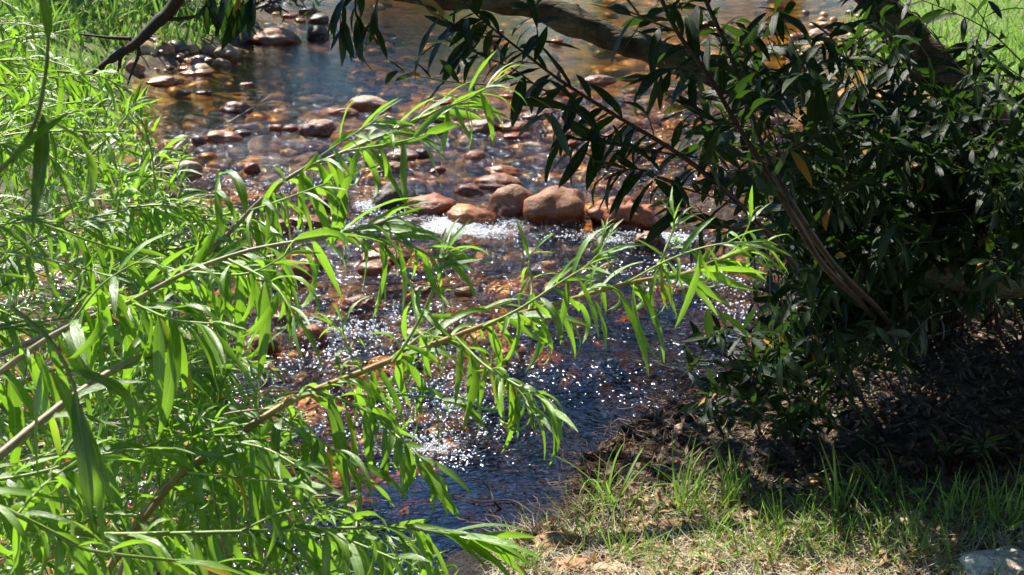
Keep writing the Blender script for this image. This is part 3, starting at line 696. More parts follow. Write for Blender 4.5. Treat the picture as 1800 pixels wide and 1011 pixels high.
# --- the long branch across the picture
G_W = 'bright green narrow leaved branches from the left bank'
def willow(label, main, r0, r1, n, L0, L1, twigs, smat='stem_tan', t0=0.0, droop=1.0, name='willow_branch', budget=300, tipup=.25):
    pl = Plant(name, P(*main[0]), label, 'branch', G_W, key='strap', budget=budget)
    pth = path_px(main); pl.stem(pth, r0, r1, smat); dress_willow(pl, pth, n, L0, L1, t0, droop=droop, tipup=tipup)
    for tw in twigs:
        q = path_px(tw[0]); pl.stem(q, tw[1], .0012, tw[4] if len(tw) > 4 else 'stem_green', 'twig', 5)
        dress_willow(pl, q, tw[2], tw[3], tw[3]*.8, 0.05, tipup=.35, droop=droop)
    return pl.done()
D = 2.35
willow('longest leafy branch slanting right across the whole stream, tan woody stem', [(150, 1060, 2.0), (290, 862, 2.1), (400, 778, 2.15), (510, 706, 2.2), (640, 652, 2.25), (760, 606, 2.3), (880, 562, 2.35), (1010, 524, 2.4), (1120, 494, 2.42), (1200, 482, 2.45), (1270, 455, 2.48), (1350, 432, 2.5)],
 .0065, .0022, 84, .105, .085, [
 ([(690, 637, 2.25), (722, 590, 2.25), (755, 525, 2.22), (775, 462, 2.2), (790, 435, 2.2)], .003, 20, .075),
 ([(690, 633, 2.27), (740, 590, 2.35), (800, 560, 2.4), (900, 530, 2.45)], .0022, 14, .07),
 ([(850, 574, 2.33), (910, 545, 2.3), (980, 500, 2.28), (1030, 468, 2.25), (1060, 440, 2.22)], .0028, 24, .08),
 ([(930, 545, 2.36), (935, 500, 2.4), (930, 455, 2.4), (950, 430, 2.4)], .002, 10, .06),
 ([(800, 592, 2.3), (850, 640, 2.25), (900, 672, 2.2), (950, 700, 2.15), (985, 740, 2.12)], .0026, 22, .085),
 ([(870, 650, 2.22), (915, 690, 2.2), (935, 720, 2.18)], .0018, 12, .085),
 ([(560, 688, 2.2), (640, 720, 2.2), (690, 760, 2.15), (735, 800, 2.1), (770, 850, 2.1)], .003, 26, .095),
 ([(600, 668, 2.24), (680, 690, 2.3), (760, 700, 2.3), (830, 715, 2.3)], .0022, 16, .075),
 ([(480, 725, 2.2), (540, 760, 2.15), (600, 800, 2.1), (640, 850, 2.1)], .0026, 20, .09),
 ([(1060, 507, 2.4), (1050, 470, 2.4), (1058, 430, 2.38), (1062, 400, 2.38)], .002, 14, .05),
 ([(1150, 490, 2.43), (1170, 440, 2.4), (1185, 395, 2.4), (1180, 365, 2.4)], .002, 16, .055),
 ([(1240, 465, 2.46), (1290, 440, 2.5), (1315, 400, 2.5), (1325, 370, 2.5)], .002, 14, .055),
 ([(1100, 498, 2.41), (1180, 455, 2.35), (1260, 430, 2.3), (1345, 425, 2.3)], .002, 16, .085),
 ([(400, 775, 2.1), (470, 790, 2.05), (540, 830, 2.0)], .0024, 14, .085),
 ([(330, 830, 2.1), (420, 840, 2.05), (520, 850, 2.0)], .0024, 14, .09),
 ([(640, 655, 2.22), (610, 610, 2.2), (600, 560, 2.2)], .002, 10, .07),
 ], droop=1.15, t0=.1)
willow('middle leafy branch reaching right with drooping leaves, pale green end', [(-60, 700, 2.2), (40, 625, 2.2), (120, 575, 2.2), (230, 530, 2.2), (330, 478, 2.2), (440, 440, 2.2), (560, 418, 2.2), (640, 400, 2.2), (700, 380, 2.18)],
 .006, .002, 70, .115, .09, [
 ([(330, 478, 2.2), (440, 480, 2.15), (530, 430, 2.1)], .0022, 14, .09),
 ([(600, 410, 2.2), (690, 420, 2.2), (760, 450, 2.2), (790, 455, 2.2)], .0022, 22, .075),
 ([(120, 575, 2.2), (180, 500, 2.15), (260, 450, 2.1)], .0022, 14, .09),
 ([(230, 530, 2.2), (300, 560, 2.1), (380, 570, 2.05)], .0022, 16, .11),
 ([(400, 455, 2.2), (480, 500, 2.1), (520, 560, 2.05)], .0022, 14, .10),
 ], smat='stem_pale', droop=1.25)
willow('upper leafy branch rising right to a tip under the thick limb', [(-40, 640, 2.7), (150, 560, 2.65), (330, 470, 2.6), (400, 412, 2.6), (450, 360, 2.6), (520, 305, 2.6), (610, 265, 2.6), (700, 226, 2.62), (780, 190, 2.65), (860, 150, 2.65)],
 .0065, .002, 74, .12, .10, [
 ([(520, 305, 2.6), (600, 250, 2.55), (680, 200, 2.5)], .002, 14, .08),
 ([(610, 265, 2.6), (700, 250, 2.5), (770, 230, 2.45)], .002, 10, .10),
 ([(440, 370, 2.6), (500, 350, 2.5), (580, 320, 2.45)], .002, 12, .09),
 ([(780, 190, 2.65), (830, 170, 2.6), (890, 130, 2.6)], .002, 14, .07),
 ], smat='stem_pale', droop=1.1, t0=.15)
willow('low leafy branch hanging along the bottom edge over dark blue water', [(180, 940, 2.0), (300, 938, 2.0), (420, 935, 2.0), (560, 930, 2.0), (700, 928, 2.0), (800, 940, 2.0), (850, 945, 2.0)],
 .0035, .0016, 60, .10, .085, [
 ([(420, 935, 2.0), (500, 900, 2.0), (580, 890, 2.0)], .002, 12, .08),
 ([(560, 930, 2.0), (640, 960, 1.95), (700, 985, 1.9)], .002, 12, .09),
 ], smat='stem_green', droop=1.3)
willow('greenish yellow branch curving down across the lower left corner', [(-60, 860, 1.8), (30, 905, 1.8), (90, 935, 1.8), (160, 968, 1.8), (300, 985, 1.85), (420, 1000, 1.9)],
 .0035, .0018, 30, .10, .09, [([(30, 905, 1.8), (80, 850, 1.85), (150, 800, 1.9)], .002, 12, .09)], smat='stem_green')
willow('leafy twig arching right at lower left, above the corner branch', [(-60, 850, 2.1), (20, 840, 2.1), (90, 825, 2.1), (150, 805, 2.1), (260, 790, 2.1), (380, 800, 2.1)],
 .003, .0015, 32, .10, .09, [], smat='stem_green')
willow('upper of two pale bare stems at left edge with few leaves', [(-40, 712, 2.4), (40, 672, 2.4), (140, 632, 2.45), (240, 590, 2.5), (340, 560, 2.5)],
 .0045, .003, 14, .10, .09, [], smat='stem_pale', t0=.4)
willow('lower of two pale bare stems at left edge, thick and woody', [(-60, 850, 2.0), (0, 800, 2.0), (70, 742, 2.05), (140, 690, 2.1), (220, 640, 2.15), (330, 600, 2.2)],
 .0075, .005, 14, .10, .09, [], smat='stem_pale', t0=.4)
willow('tan leaning stem behind leaves at lower left, mostly hidden', [(200, 1040, 2.3), (240, 930, 2.3), (300, 850, 2.35), (330, 800, 2.4)],
 .0055, .004, 14, .10, .09, [], smat='stem_tan', t0=.2)
# near, large and dark leaves at the left
pl = Plant('willow_branch', P(-60, 330, 1.25), 'close shoot with large dark blurred leaves at upper left edge', 'branch', G_W)
q = path_px([(-60, 330, 1.25), (10, 290, 1.25), (60, 220, 1.25), (80, 130, 1.25), (85, 60, 1.25)]); pl.stem(q, .003, .0015, 'stem_green')
for (a, b, L, k) in (((75, 200, 1.25), (60, 420, 1.2), .12, 0), ((20, 290, 1.25), (90, 170, 1.2), .10, 1), ((60, 250, 1.25), (180, 330, 1.3), .11, 3), ((10, 300, 1.25), (-60, 420, 1.2), .13, 2), ((60, 200, 1.3), (170, 260, 1.35), .13, 4), ((85, 70, 1.25), (75, 0, 1.2), .08, 0)):
    pl.leaf(P(*a), P(*b)-P(*a), L, k, random.gauss(0, .3), big=1)
pl.done()
pl = Plant('willow_branch', P(110, 560, 1.5), 'close drooping shoot with long dark leaves at lower left', 'branch', G_W)
q = path_px([(20, 540, 1.5), (90, 600, 1.5), (130, 680, 1.5), (145, 760, 1.5)]); pl.stem(q, .0028, .0015, 'stem_green')
for (a, b, L, k) in (((90, 650, 1.5), (150, 760, 1.5), .17, 1), ((130, 690, 1.5), (160, 900, 1.5), .16, 0), ((140, 740, 1.5), (200, 960, 1.5), .15, 1), ((75, 640, 1.5), (60, 900, 1.5), .14, 0), ((145, 750, 1.5), (260, 860, 1.55), .12, 3), ((120, 650, 1.5), (230, 690, 1.5), .12, 4)):
    pl.leaf(P(*a), P(*b)-P(*a), L, k, random.gauss(0, .3), big=1)
pl.done()

# --- the mass of shoots on the left: four shrubs
edge_y = [0, 60, 120, 200, 300, 400, 500, 600, 700, 800, 900, 1011]; edge_x = [90, 150, 210, 300, 400, 470, 500, 510, 540, 590, 700, 830]
def mass(label, n, y0, y1, d0, d1, xa, L, nl, budget, xmax=1.0, rise=(-.4, .35), base_left=True):
    pl = Plant('willow_shrub', P(-150, (y0+y1)/2+200, (d0+d1)/2), label, 'shrub', 'green narrow leaved shrubs on the left', budget=budget)
    for i in range(n):
        py = random.uniform(y0, y1); lim = np.interp(py, edge_y, edge_x)*xmax; d = random.uniform(d0, d1)
        tx = lim*(random.random()**.75)-30*random.random(); ty = py
        ln = random.uniform(120, 300); an = random.uniform(*rise)+math.pi*(0.0 if random.random() < .72 else .33)
        bx = tx-math.cos(an)*ln; by = ty+math.sin(an)*ln
        if random.random() < .25: bx, by = tx+random.uniform(-60, 40), ty+random.uniform(100, 200)
        mid = ((tx+bx)/2+random.uniform(-15, 15), (ty+by)/2-random.uniform(0, 25))
        q = path_px([(bx, by, d+random.uniform(-.1, .2)), (*mid, d), (tx, ty, d-random.uniform(-.1, .15))], 4)
        pl.stem(q, .0026, .0011, random.choice(['stem_green', 'stem_green', 'stem_pale']), 'twig', 5)
        dress_willow(pl, q, int(nl*random.uniform(1.0, 1.6)), L*.68, L*.52, 0.0, tipup=.4, droop=random.choice([.3, 1.0]))
    return pl.done()
mass('sunlit thicket of narrow leaves along the upper left water edge', 80, 120, 470, 2.9, 4.2, 0, .11, 16, 300)
mass('dense narrow leaved thicket in the middle of the left side', 74, 380, 760, 2.3, 3.6, 0, .105, 16, 300)
mass('shaded narrow leaved thicket filling the bottom left corner', 92, 720, 1040, 2.1, 3.2, 0, .10, 16, 300)
mass('short leafed thicket at the top left in front of the bank', 40, 20, 260, 3.6, 5.0, 0, .11, 13, 300, .95)
mass('dark inner thicket low behind the left branches', 60, 520, 1000, 3.2, 4.2, 0, .11, 14, 200, .75)

# ------------------------------------------------------------------ the dark bush and the tree
def dress_bush(pl, path, n, L, t0=.2, hang=0.0, whorl=True):
    m = len(path)-1
    for i in range(n):
        t = t0+(1-t0)*(i/max(1, n-1))**.8; f_ = t*m; a = min(int(f_), m-1); p = path[a].lerp(path[a+1], f_-a); tan = (path[a+1]-path[a]).normalized()
        sidev = tan.cross(Vector((0, 0, 1))); sidev = sidev.normalized() if sidev.length > .1 else Vector((1, 0, 0)); upv = sidev.cross(tan)
        ph = i*2.4+random.uniform(-.5, .5); rad = sidev*math.cos(ph)+upv*math.sin(ph)
        d = tan*random.uniform(.5, 1.1)+rad*random.uniform(.7, 1.2)+Vector((0, 0, -hang*random.uniform(.5, 1.5)))
        pl.leaf(p, d, L*random.uniform(.5, 1.3), random.randrange(6), random.gauss(0, .6))
G_B = 'dark leaved branches of the right hand bush'
def bush(label, mains, L, budget=300, hang=.3, name='bush_branch', cat='branch', smat='stem_brown'):
    pl = Plant(name, P(*mains[0][0][0]), label, cat, G_B, key='wide', mat='bush', budget=budget)
    for k, mm in enumerate(mains):
        q = path_px(mm[0]); pl.stem(q, mm[1], mm[2], mm[5] if len(mm) > 5 else smat, 'stem' if k == 0 else 'twig')
        dress_bush(pl, q, mm[3], L, mm[4], hang)
    return pl.done()
variants('bushleaf', [dict(width=random.uniform(.18, .25), bend=b, twist=random.uniform(-.5, .5), curl=random.uniform(-.2, .2), fold=.25, shape='oval', wave=.05) for b in (.1, .3, .5, .8, 1.1, .4)])
VAR['wide'], VAR['bushround'] = VAR['bushleaf'], VAR['wide']
variants('crownleaf', [dict(width=random.uniform(.32, .45), bend=b, twist=random.uniform(-.5, .5), fold=.25, shape='oval', nseg=3) for b in (.1, .3, .5, .8, 1.1, .4)])
bush('long thin branch of the dark bush crossing the stream up to fresh green leaves', [
 ([(1400, 470, 3.1), (1340, 400, 3.05), (1260, 322, 3.0), (1180, 262, 3.0), (1090, 208, 3.0), (990, 145, 3.0), (920, 92, 3.0), (860, 45, 3.0), (815, 5, 3.0)], .007, .002, 60, .15, ),
 ([(1000, 150, 3.0), (960, 160, 2.95), (900, 120, 2.9), (840, 95, 2.9), (790, 68, 2.9)], .0025, .001, 16, .1),
 ([(1200, 275, 3.0), (1130, 262, 2.95), (1050, 250, 2.9), (990, 240, 2.9)], .0025, .001, 20, .15),
 ([(1300, 360, 3.0), (1200, 330, 2.95), (1130, 300, 2.9), (1070, 300, 2.9)], .0025, .001, 20, .15),
 ([(1100, 215, 3.0), (1060, 240, 2.95), (1010, 195, 2.9), (960, 200, 2.85)], .002, .001, 14, .1),
 ([(1340, 400, 3.0), (1270, 400, 2.95), (1220, 380, 2.9), (1190, 350, 2.9)], .0025, .001, 18, .1),
 ([(940, 105, 3.0), (945, 60, 2.95), (935, 10, 2.9)], .002, .001, 8, .2),
 ([(880, 65, 3.0), (820, 60, 2.95), (770, 25, 2.9)], .002, .001, 12, .2)], .095, 300, .55)
bush('dark leafy sprig hanging from the top edge over the left stream', [
 ([(640, -120, 3.0), (630, -40, 3.0), (625, 20, 3.0), (640, 50, 3.0)], .004, .0015, 11, .1),
 ([(630, -40, 3.0), (600, 10, 3.0), (600, 60, 3.0)], .002, .001, 10, .2),
 ([(690, -60, 3.0), (660, 10, 3.0), (655, 50, 3.0)], .002, .001, 6, .2)], .085, 60, 1.0)
bush('thin bush twig with few pale leaves left of the upper branch tip', [
 ([(860, 150, 2.9), (800, 145, 2.9), (740, 135, 2.9), (700, 125, 2.9)], .002, .001, 8, .1, 'stem_green')], .07, 40, .0)
bush('bush stem rising to the top edge, left of two reddish brown stems', [
 ([(1560, 600, 5.6), (1520, 540, 4.4), (1450, 470, 3.4), (1400, 390, 3.2), (1340, 290, 3.2), (1290, 210, 3.2), (1250, 140, 3.2), (1190, 55, 3.2), (1150, -30, 3.2)], .0085, .005, 46, .4),
 ([(1300, 225, 3.2), (1250, 210, 3.1), (1210, 190, 3.1)], .003, .001, 14, .1), ([(1250, 140, 3.2), (1190, 120, 3.1), (1150, 140, 3.1)], .003, .001, 14, .1),
 ([(1340, 290, 3.2), (1290, 300, 3.1), (1240, 290, 3.0)], .003, .001, 14, .1), ([(1200, 60, 3.2), (1150, 40, 3.1), (1100, 25, 3.1)], .003, .001, 10, .1)], .10, 300, .35)
bush('bush stem rising to the top edge, right of two reddish brown stems', [
 ([(1590, 605, 5.6), (1545, 545, 4.5), (1470, 470, 3.6), (1400, 370, 3.4), (1350, 280, 3.4), (1320, 200, 3.4), (1285, 100, 3.4), (1240, 0, 3.4), (1215, -60, 3.4)], .009, .005, 50, .3),
 ([(1285, 100, 3.4), (1330, 50, 3.3), (1370, 20, 3.2)], .003, .001, 14, .1), ([(1320, 200, 3.4), (1380, 150, 3.3), (1420, 120, 3.2)], .003, .001, 16, .1),
 ([(1350, 280, 3.4), (1420, 250, 3.3), (1470, 200, 3.2)], .003, .001, 16, .1)], .10, 300, .25)
def bushmass(label, xs, base, tops, n, d0, d1, L, nl, budget, hang=.2, bare=.25, tgt=None):
    pl = Plant('dark_bush', zg(base[0], base[1]), label, 'bush', 'dark leaved bushes on the right bank', key='wide', mat='bush', budget=budget)
    for i in range(n):
        d = random.uniform(d0, d1); tx, ty = random.uniform(*xs), random.uniform(*tops)
        if tgt and not tgt(tx, ty): continue
        b0 = zg(base[0]+random.uniform(-190, 190), base[1]+random.uniform(-25, 25)); tip = P(tx, ty, d)
        mid = b0.lerp(tip, .5)+Vector((0, 0, (tip-b0).length*.10))+rv()*.08
        if i % 4: b0 = mid.lerp(tip, random.uniform(0, .3))+rv()*.12; mid = b0.lerp(tip, .5)+rv()*.05
        else: b0.z -= .03
        q = catmull([b0, mid, tip], 7)
        pl.stem(q, .007 if i % 4 == 0 else .0035, .0012, 'stem_brown', 'stem' if i % 4 == 0 else 'twig', 5)
        dress_bush(pl, q, int(nl*random.uniform(.7, 1.3)), L, bare if i % 4 else .06, hang)
    return pl.done()
skip_lawn = lambda x, y: not (1420 < x < 1500 and y < 120) and random.random() < (1 if y > 190 or x < 1530 else .35)
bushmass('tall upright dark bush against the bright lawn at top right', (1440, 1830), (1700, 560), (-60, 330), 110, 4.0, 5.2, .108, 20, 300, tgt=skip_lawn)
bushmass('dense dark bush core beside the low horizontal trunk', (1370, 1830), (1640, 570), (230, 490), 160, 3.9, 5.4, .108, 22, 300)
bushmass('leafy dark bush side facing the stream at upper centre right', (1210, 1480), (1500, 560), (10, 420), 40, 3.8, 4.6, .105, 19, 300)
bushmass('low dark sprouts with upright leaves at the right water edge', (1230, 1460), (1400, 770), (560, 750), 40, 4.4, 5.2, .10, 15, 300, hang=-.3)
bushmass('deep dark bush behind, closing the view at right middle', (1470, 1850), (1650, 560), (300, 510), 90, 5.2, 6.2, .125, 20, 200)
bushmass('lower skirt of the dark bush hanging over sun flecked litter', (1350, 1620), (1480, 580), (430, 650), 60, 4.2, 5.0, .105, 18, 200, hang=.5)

T = empty('tree', zg(1860, 560), 'leaning tree with thick limb over the stream and a low horizontal trunk', 'tree')
tube('trunk', catmull([zg(1880, 560)-Vector((0, 0, .1)), P(1860, 430, 6.0), P(1800, 300, 6.0), P(1730, 210, 6.0), P(1650, 128, 6.0), P(1585, 55, 6.0), P(1520, -20, 6.0), P(1400, -160, 6.1), P(1300, -330, 6.2)], 8), .115, .055, M['bark'], T, 14, 0.03, .25)
tube('limb', catmull([P(1860, 430, 5.9), P(1760, 300, 5.8), P(1600, 215, 5.6), P(1440, 165, 5.4), P(1300, 135, 5.25), P(1200, 108, 5.15), P(1110, 80, 5.1), P(1030, 48, 5.1), P(940, 14, 5.1), P(830, -4, 5.1), P(700, -18, 5.1), P(560, -60, 5.1)], 8), .062, .038, M['bark'], T, 16, 0.04, .4)
tube('low_trunk', catmull([P(1900, 490, 5.4), P(1760, 478, 5.2), P(1620, 470, 5.1), P(1500, 455, 5.1), P(1420, 420, 5.1)], 8), .105, .05, M['bark'], T, 14, 0.02, .25)
# dark drooping branch at upper left
pl = Plant('bare_branch', P(330, -60, 4.6), 'dark bare branch drooping from the top edge toward the left bank stones', 'branch', None, key='wide', mat='bush', budget=60)
q = path_px([(340, -60, 4.6), (305, 10, 4.6), (270, 45, 4.6), (240, 75, 4.6), (205, 98, 4.6), (170, 125, 4.6), (120, 180, 4.6)]); pl.stem(q, .024, .009, 'darkwood', 'stem', 8)
for tw in ([(240, 75, 4.6), (244, 95, 4.6), (232, 125, 4.6), (224, 150, 4.6)], [(212, 95, 4.6), (210, 118, 4.6), (206, 128, 4.6)], [(230, 68, 4.6), (190, 66, 4.6), (140, 60, 4.6)], [(280, 35, 4.6), (340, 30, 4.6), (380, 10, 4.6)]):
    pl.stem(path_px(tw), .008, .003, 'darkwood', 'twig', 5)
pl.done()
def hangleaves(label, pts, d, n, L):
    pl = Plant('bush_branch', P(pts[0][0], -80, d), label, 'branch', G_B, key='wide', mat='bush', budget=60)
    for x, y in pts:
        q = path_px([(x+30, -80, d), (x+10, -20, d), (x, y, d)]); pl.stem(q, .0025, .001, 'stem_brown', 'twig', 5); dress_bush(pl, q, n, L, .4, 1.1)
    pl.done()
hangleaves('drooping olive leaves at the top edge over the shaded far bank', [(360, 10), (420, 15), (440, 0), (390, 30)], 3.6, 7, .10)

# --- tree crown: unseen overhead leaves, placed and thinned to shape the dappled shade
def clump_leaves(c, r, n, size, recs, key=6):
    for _ in range(n):
        p = c + rv()*r*(random.random()**.45)
        recs.append((p, frame(rv()+Vector((0, 0, -.2)), rv()), size*random.uniform(.6, 1.3), random.randrange(key)))
crown = []
def shade(px, py, d, r, n, size=.22, tmin=1.4, p=None):
    """a crown clump on the sun's line above a place, high enough to be out of the picture"""
    p = p or P(px, py, d); t = tmin
    while True:
        c = p+SUN*t; x, y, dd = proj(c)
        if y + (r*1.15)/max(dd, .1)*FPX < -10 or t > 12: break
        t += .15
    clump_leaves(c, r, n, size, crown)
random.seed(21)
for px in range(1180, 1900, 90):      # over the bush
    for py in range(20, 620, 110):
        if px < 1300 and py > 420: continue
        shade(px, py, 3.7, .34, 60)
for px, py in ((1440, 420), (1480, 480), (1520, 530), (1400, 370)): shade(px, py, 3.8, .2, 60, .18)
for px in range(1440, 1950, 110):
    for py in (120, 300, 430, 520): shade(px, py, 5.2, .42, 55)
for px, py in ((1260, 660), (1330, 690), (1400, 640), (1380, 740), (1260, 740), (1480, 700), (1560, 650), (1600, 720), (1680, 660), (1700, 740), (1780, 700), (1780, 620), (1640, 770), (1560, 770), (1200, 730), (1150, 760), (1230, 780), (1330, 800), (1420, 810), (1100, 770), (1520, 820), (1180, 800), (1300, 800), (1050, 800), (1800, 560), (1700, 560), (1620, 590), (1540, 560)):
    g = zg(px, py); shade(0, 0, 0, .25, 34, .16, p=g, tmin=1.8)
for px, py in ((1480, 940), (1620, 860), (1180, 850)): shade(0, 0, 0, .14, 16, .14, p=zg(px, py), tmin=1.8)
for px, py in ((990, 200), (1060, 230), (1080, 290), (1150, 260), (1150, 320), (1220, 320), (1260, 370), (1000, 260), (950, 180)): shade(px, py, 2.95, .20, 30, .14)
for px, py in ((620, 0), (640, 60), (600, 90), (650, 110)): shade(px, py, 3.0, .16, 26, .12)
for px, py in ((720, -10), (780, 0), (840, 0), (890, 0), (910, 20), (960, 22), (1010, 42), (1020, 30), (890, 0), (1180, 105), (1220, 110), (1260, 130), (1300, 140), (1350, 150), (1450, 170)): shade(px, py, 5.1, .20, 240, .16)
for px, py in ((40, 250), (70, 160), (20, 330), (60, 380)): shade(px, py, 1.25, .11, 18, .10, tmin=.7)
for px, py in ((110, 640), (150, 760), (180, 880), (60, 700)): shade(px, py, 1.5, .09, 14, .09, tmin=1.2)
for px, py in ((40, 900), (120, 960), (250, 980), (60, 1000), (350, 950), (180, 900), (400, 880), (500, 990)): shade(px, py, 2.5, .18, 34, .13, tmin=1.4)
for px, py in ((410, 60), (470, 50), (540, 30), (440, 20), (500, 80), (330, 20), (250, 20), (180, 30), (560, 60), (60, 30), (120, 60)): shade(0, 0, 0, 1.0, 150, .36, p=G(px, py, .3), tmin=3)
for px, py in ((400, 170), (340, 180), (450, 200), (380, 215)): shade(0, 0, 0, .5, 60, .28, p=G(px, py, 0), tmin=3)
lit = [zg(x, y) for x, y in [(900,1000),(980,950),(1050,980),(1100,950),(1200,960),(1200,1000),(1300,980),(1400,985),(1500,1000),(1600,940),(1700,990),(1790,980),(1700,900),(1780,880),(1300,900),(1240,905),(1450,950),(1450,745),(1480,735),(1550,720),(1463,617),(1600,640),(1700,620),(1560,610),(1350,760),(1180,740),(1060,780),(1100,850),(1020,880)]]
lit += [G(x, y) for x in range(-200, 1500, 60) for y in range(-60, 1050, 50) if x < np.interp(y, [0, 400, 700, 900], [1500, 1300, 1180, 1000])]
lit += [P(x, y, d) for x, y, d in [(1080,72,5.1),(1110,82,5.1),(1135,92,5.1),(1660,130,6),(1690,165,6),(1720,200,6),(1740,230,6),(840,120,2.9),(800,60,2.9),(870,40,2.95),(1330,400,2.5),(1200,480,2.4),(1300,450,2.5)]]
lit += [P(x, y, d) for x in range(-100, 1000, 60) for y in range(0, 1050, 60) for d in (2.0, 2.6, 3.4, 4.4) if x < np.interp(y, edge_y, edge_x)+250]
lit += [zg(x, y) for x in (1480, 1560, 1660, 1780, 1860) for y in (-20, 30, 90, 160, 230)]
LA = np.array([list(v) for v in lit]); SN = np.array(SUN); nvol = 0; sky_block_crown = []
spots = [(P(x, y, d), .045) for x, y, d in [(1065, 55, 5.08), (1085,65,5.08),(1105,78,5.08),(1125,82,5.08),(1140,95,5.08),(1650,130,5.9),(1670,150,5.9),(1690,170,5.9),(1705,190,5.9),(1725,205,5.9),(1740,225,5.9)]]
spots += [(zg(x, y), r_) for x, y, r_ in [(1450,740,.06),(1475,732,.05),(1500,725,.04),(1463,617,.07),(1560,600,.08),(1600,610,.06),(1650,600,.06),(1700,640,.05),(1760,600,.06),(1480,640,.04),(1400,760,.04),(1540,690,.05),(1620,700,.03),(1330,770,.05),(1430,850,.05),(1240,760,.05),(1160,790,.05),(1220,830,.05),(1100,800,.05),(1690,840,.03),(1695,860,.04),(1720,770,.05),(1735,790,.05),(1350,720,.03),(1570,650,.04),(1790,740,.03),(1420,600,.05),(1360,600,.05)]]
spots += [(zg(1780, 990), .25)]
spots += [(zg(x, y), .12) for x in range(900, 1850, 45) for y in range(925, 1060, 22)]
for _ in range(14000):  # unseen clumps added overhead and behind the camera to block sky light
    c = np.array([random.uniform(-2.5, 7), random.uniform(-5.5, 9), random.uniform(2.4, 7.5)]); r_ = random.uniform(.3, .55)
    if c[0] < 2.2 and c[1] > 3.0 + max(0, c[0]-.8): continue
    x, y, dd = proj(c)
    if dd > 0 and y+(r_*1.3)/dd*FPX > -10 and -400 < x < 2300: continue
    q = c-LA; t = q@SN; pd = np.linalg.norm(q-t[:, None]*SN, axis=1)
    if (pd[t > 0] < r_*.95+.03).any(): continue
    clump_leaves(Vector(c), r_, 80, .24, sky_block_crown); nvol += 1
    if nvol > 900: break
print('crown clumps', nvol)
allc = crown+sky_block_crown; PC = np.array([list(q[0]) for q in allc]); LC = np.array([q[2] for q in allc]); ok = np.ones(len(PC), bool)
vq = PC-CAM; dq_ = vq@F; ok &= np.linalg.norm(vq, axis=1) > 1.5      # no foliage at the lens and none hanging into the view
mg = LC*1.2/np.maximum(dq_, .1)*FPX
ok &= ~((dq_ > 0) & (np.abs(FPX*(vq@R)/np.maximum(dq_, .1)) < 900+mg) & (505.5-FPX*(vq@U)/np.maximum(dq_, .1) > -mg))
for sp_, rad_ in spots:
    q = PC-np.array(sp_); t = q@SN; pd = np.linalg.norm(q-t[:, None]*SN, axis=1); ok &= ~((t > 0) & (pd < rad_+LC*.35))
allc = [q for q, k_ in zip(allc, ok) if k_]; print('crown leaves', len(allc), 'of', len(ok))
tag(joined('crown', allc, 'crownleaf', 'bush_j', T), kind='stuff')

# trees upstream beyond the picture that the water mirrors
FT = iter(['left of the sky gap, nearest the water', 'just left of the sky gap', 'right of the sky gap', 'second right of the sky gap', 'behind the lawn', 'farthest right behind the lawn', 'farthest left', 'tallest, in the back row right', 'in the back row left', 'in the back row beside the sky gap', 'lowest, under the sky gap'])
def far_tree(x, y, h, wd, label):
    label += ', '+next(FT)
    t = empty('tree', (x, y, 0.3), label, 'tree', 'trees upstream on the far banks')
    tube('trunk', catmull([Vector((x, y, 0)), Vector((x+.3, y, h*.4)), Vector((x, y+.2, h*.8))]), .3, .08, M['bark'], t, 8, 0, .2)
    rec = []
    for _ in range(26):
        a = random.uniform(0, 6.28); rr = random.random()**.5*wd; c = Vector((x+math.cos(a)*rr, y+math.sin(a)*rr*.6, h*random.uniform(.18, .92)))
        clump_leaves(c, wd*.42, 130, .75, rec)
    tag(joined('crown', rec, 'crownleaf', 'tree_j', t), kind='stuff')
for x, y, h, wd in ((-15, 35, 13, 4.5), (-9.5, 37, 14, 4), (2.5, 40, 13, 4), (7, 38, 15, 4.5), (12, 36, 14, 5), (18, 34, 13, 5), (-21, 32, 14, 5), (9, 46, 17, 5), (-12, 44, 16, 5), (3, 48, 15, 4), (-3.5, 46, 8, 3)):
    far_tree(x, y, h, wd, 'dark tree upstream')

def bank_bush(px, py, r_, n, label):
    g = G(px, py, .25); t = empty('dark_bush', g, label, 'bush', 'low dark bushes on the far left bank'); rec = []
    for k in range(7):
        c = g+Vector((random.uniform(-1, 1)*r_, random.uniform(-.5, .5)*r_, random.uniform(.1, .9)*r_)); clump_leaves(c, r_*.5, n//7, .13, rec)
        if k < 4: tube('stem', catmull([g+Vector((0, 0, -.1)), g.lerp(c, .5)+rv()*.1, c]), .02, .006, M['stem_brown'], t, 5)
    tag(joined('foliage', rec, 'wide', 'bush_j', t), kind='stuff')
bank_bush(430, 12, .75, 800, 'low dark bush at top left edge behind the big brown shaded stone')
bank_bush(340, -10, .8, 800, 'dim bush on the left bank above the bright pale stones')
bank_bush(520, -40, .8, 700, 'dark bush at the very top edge left of the stream bend')
bank_bush(120, -10, .9, 900, 'dark bush in the top left corner behind the grass')

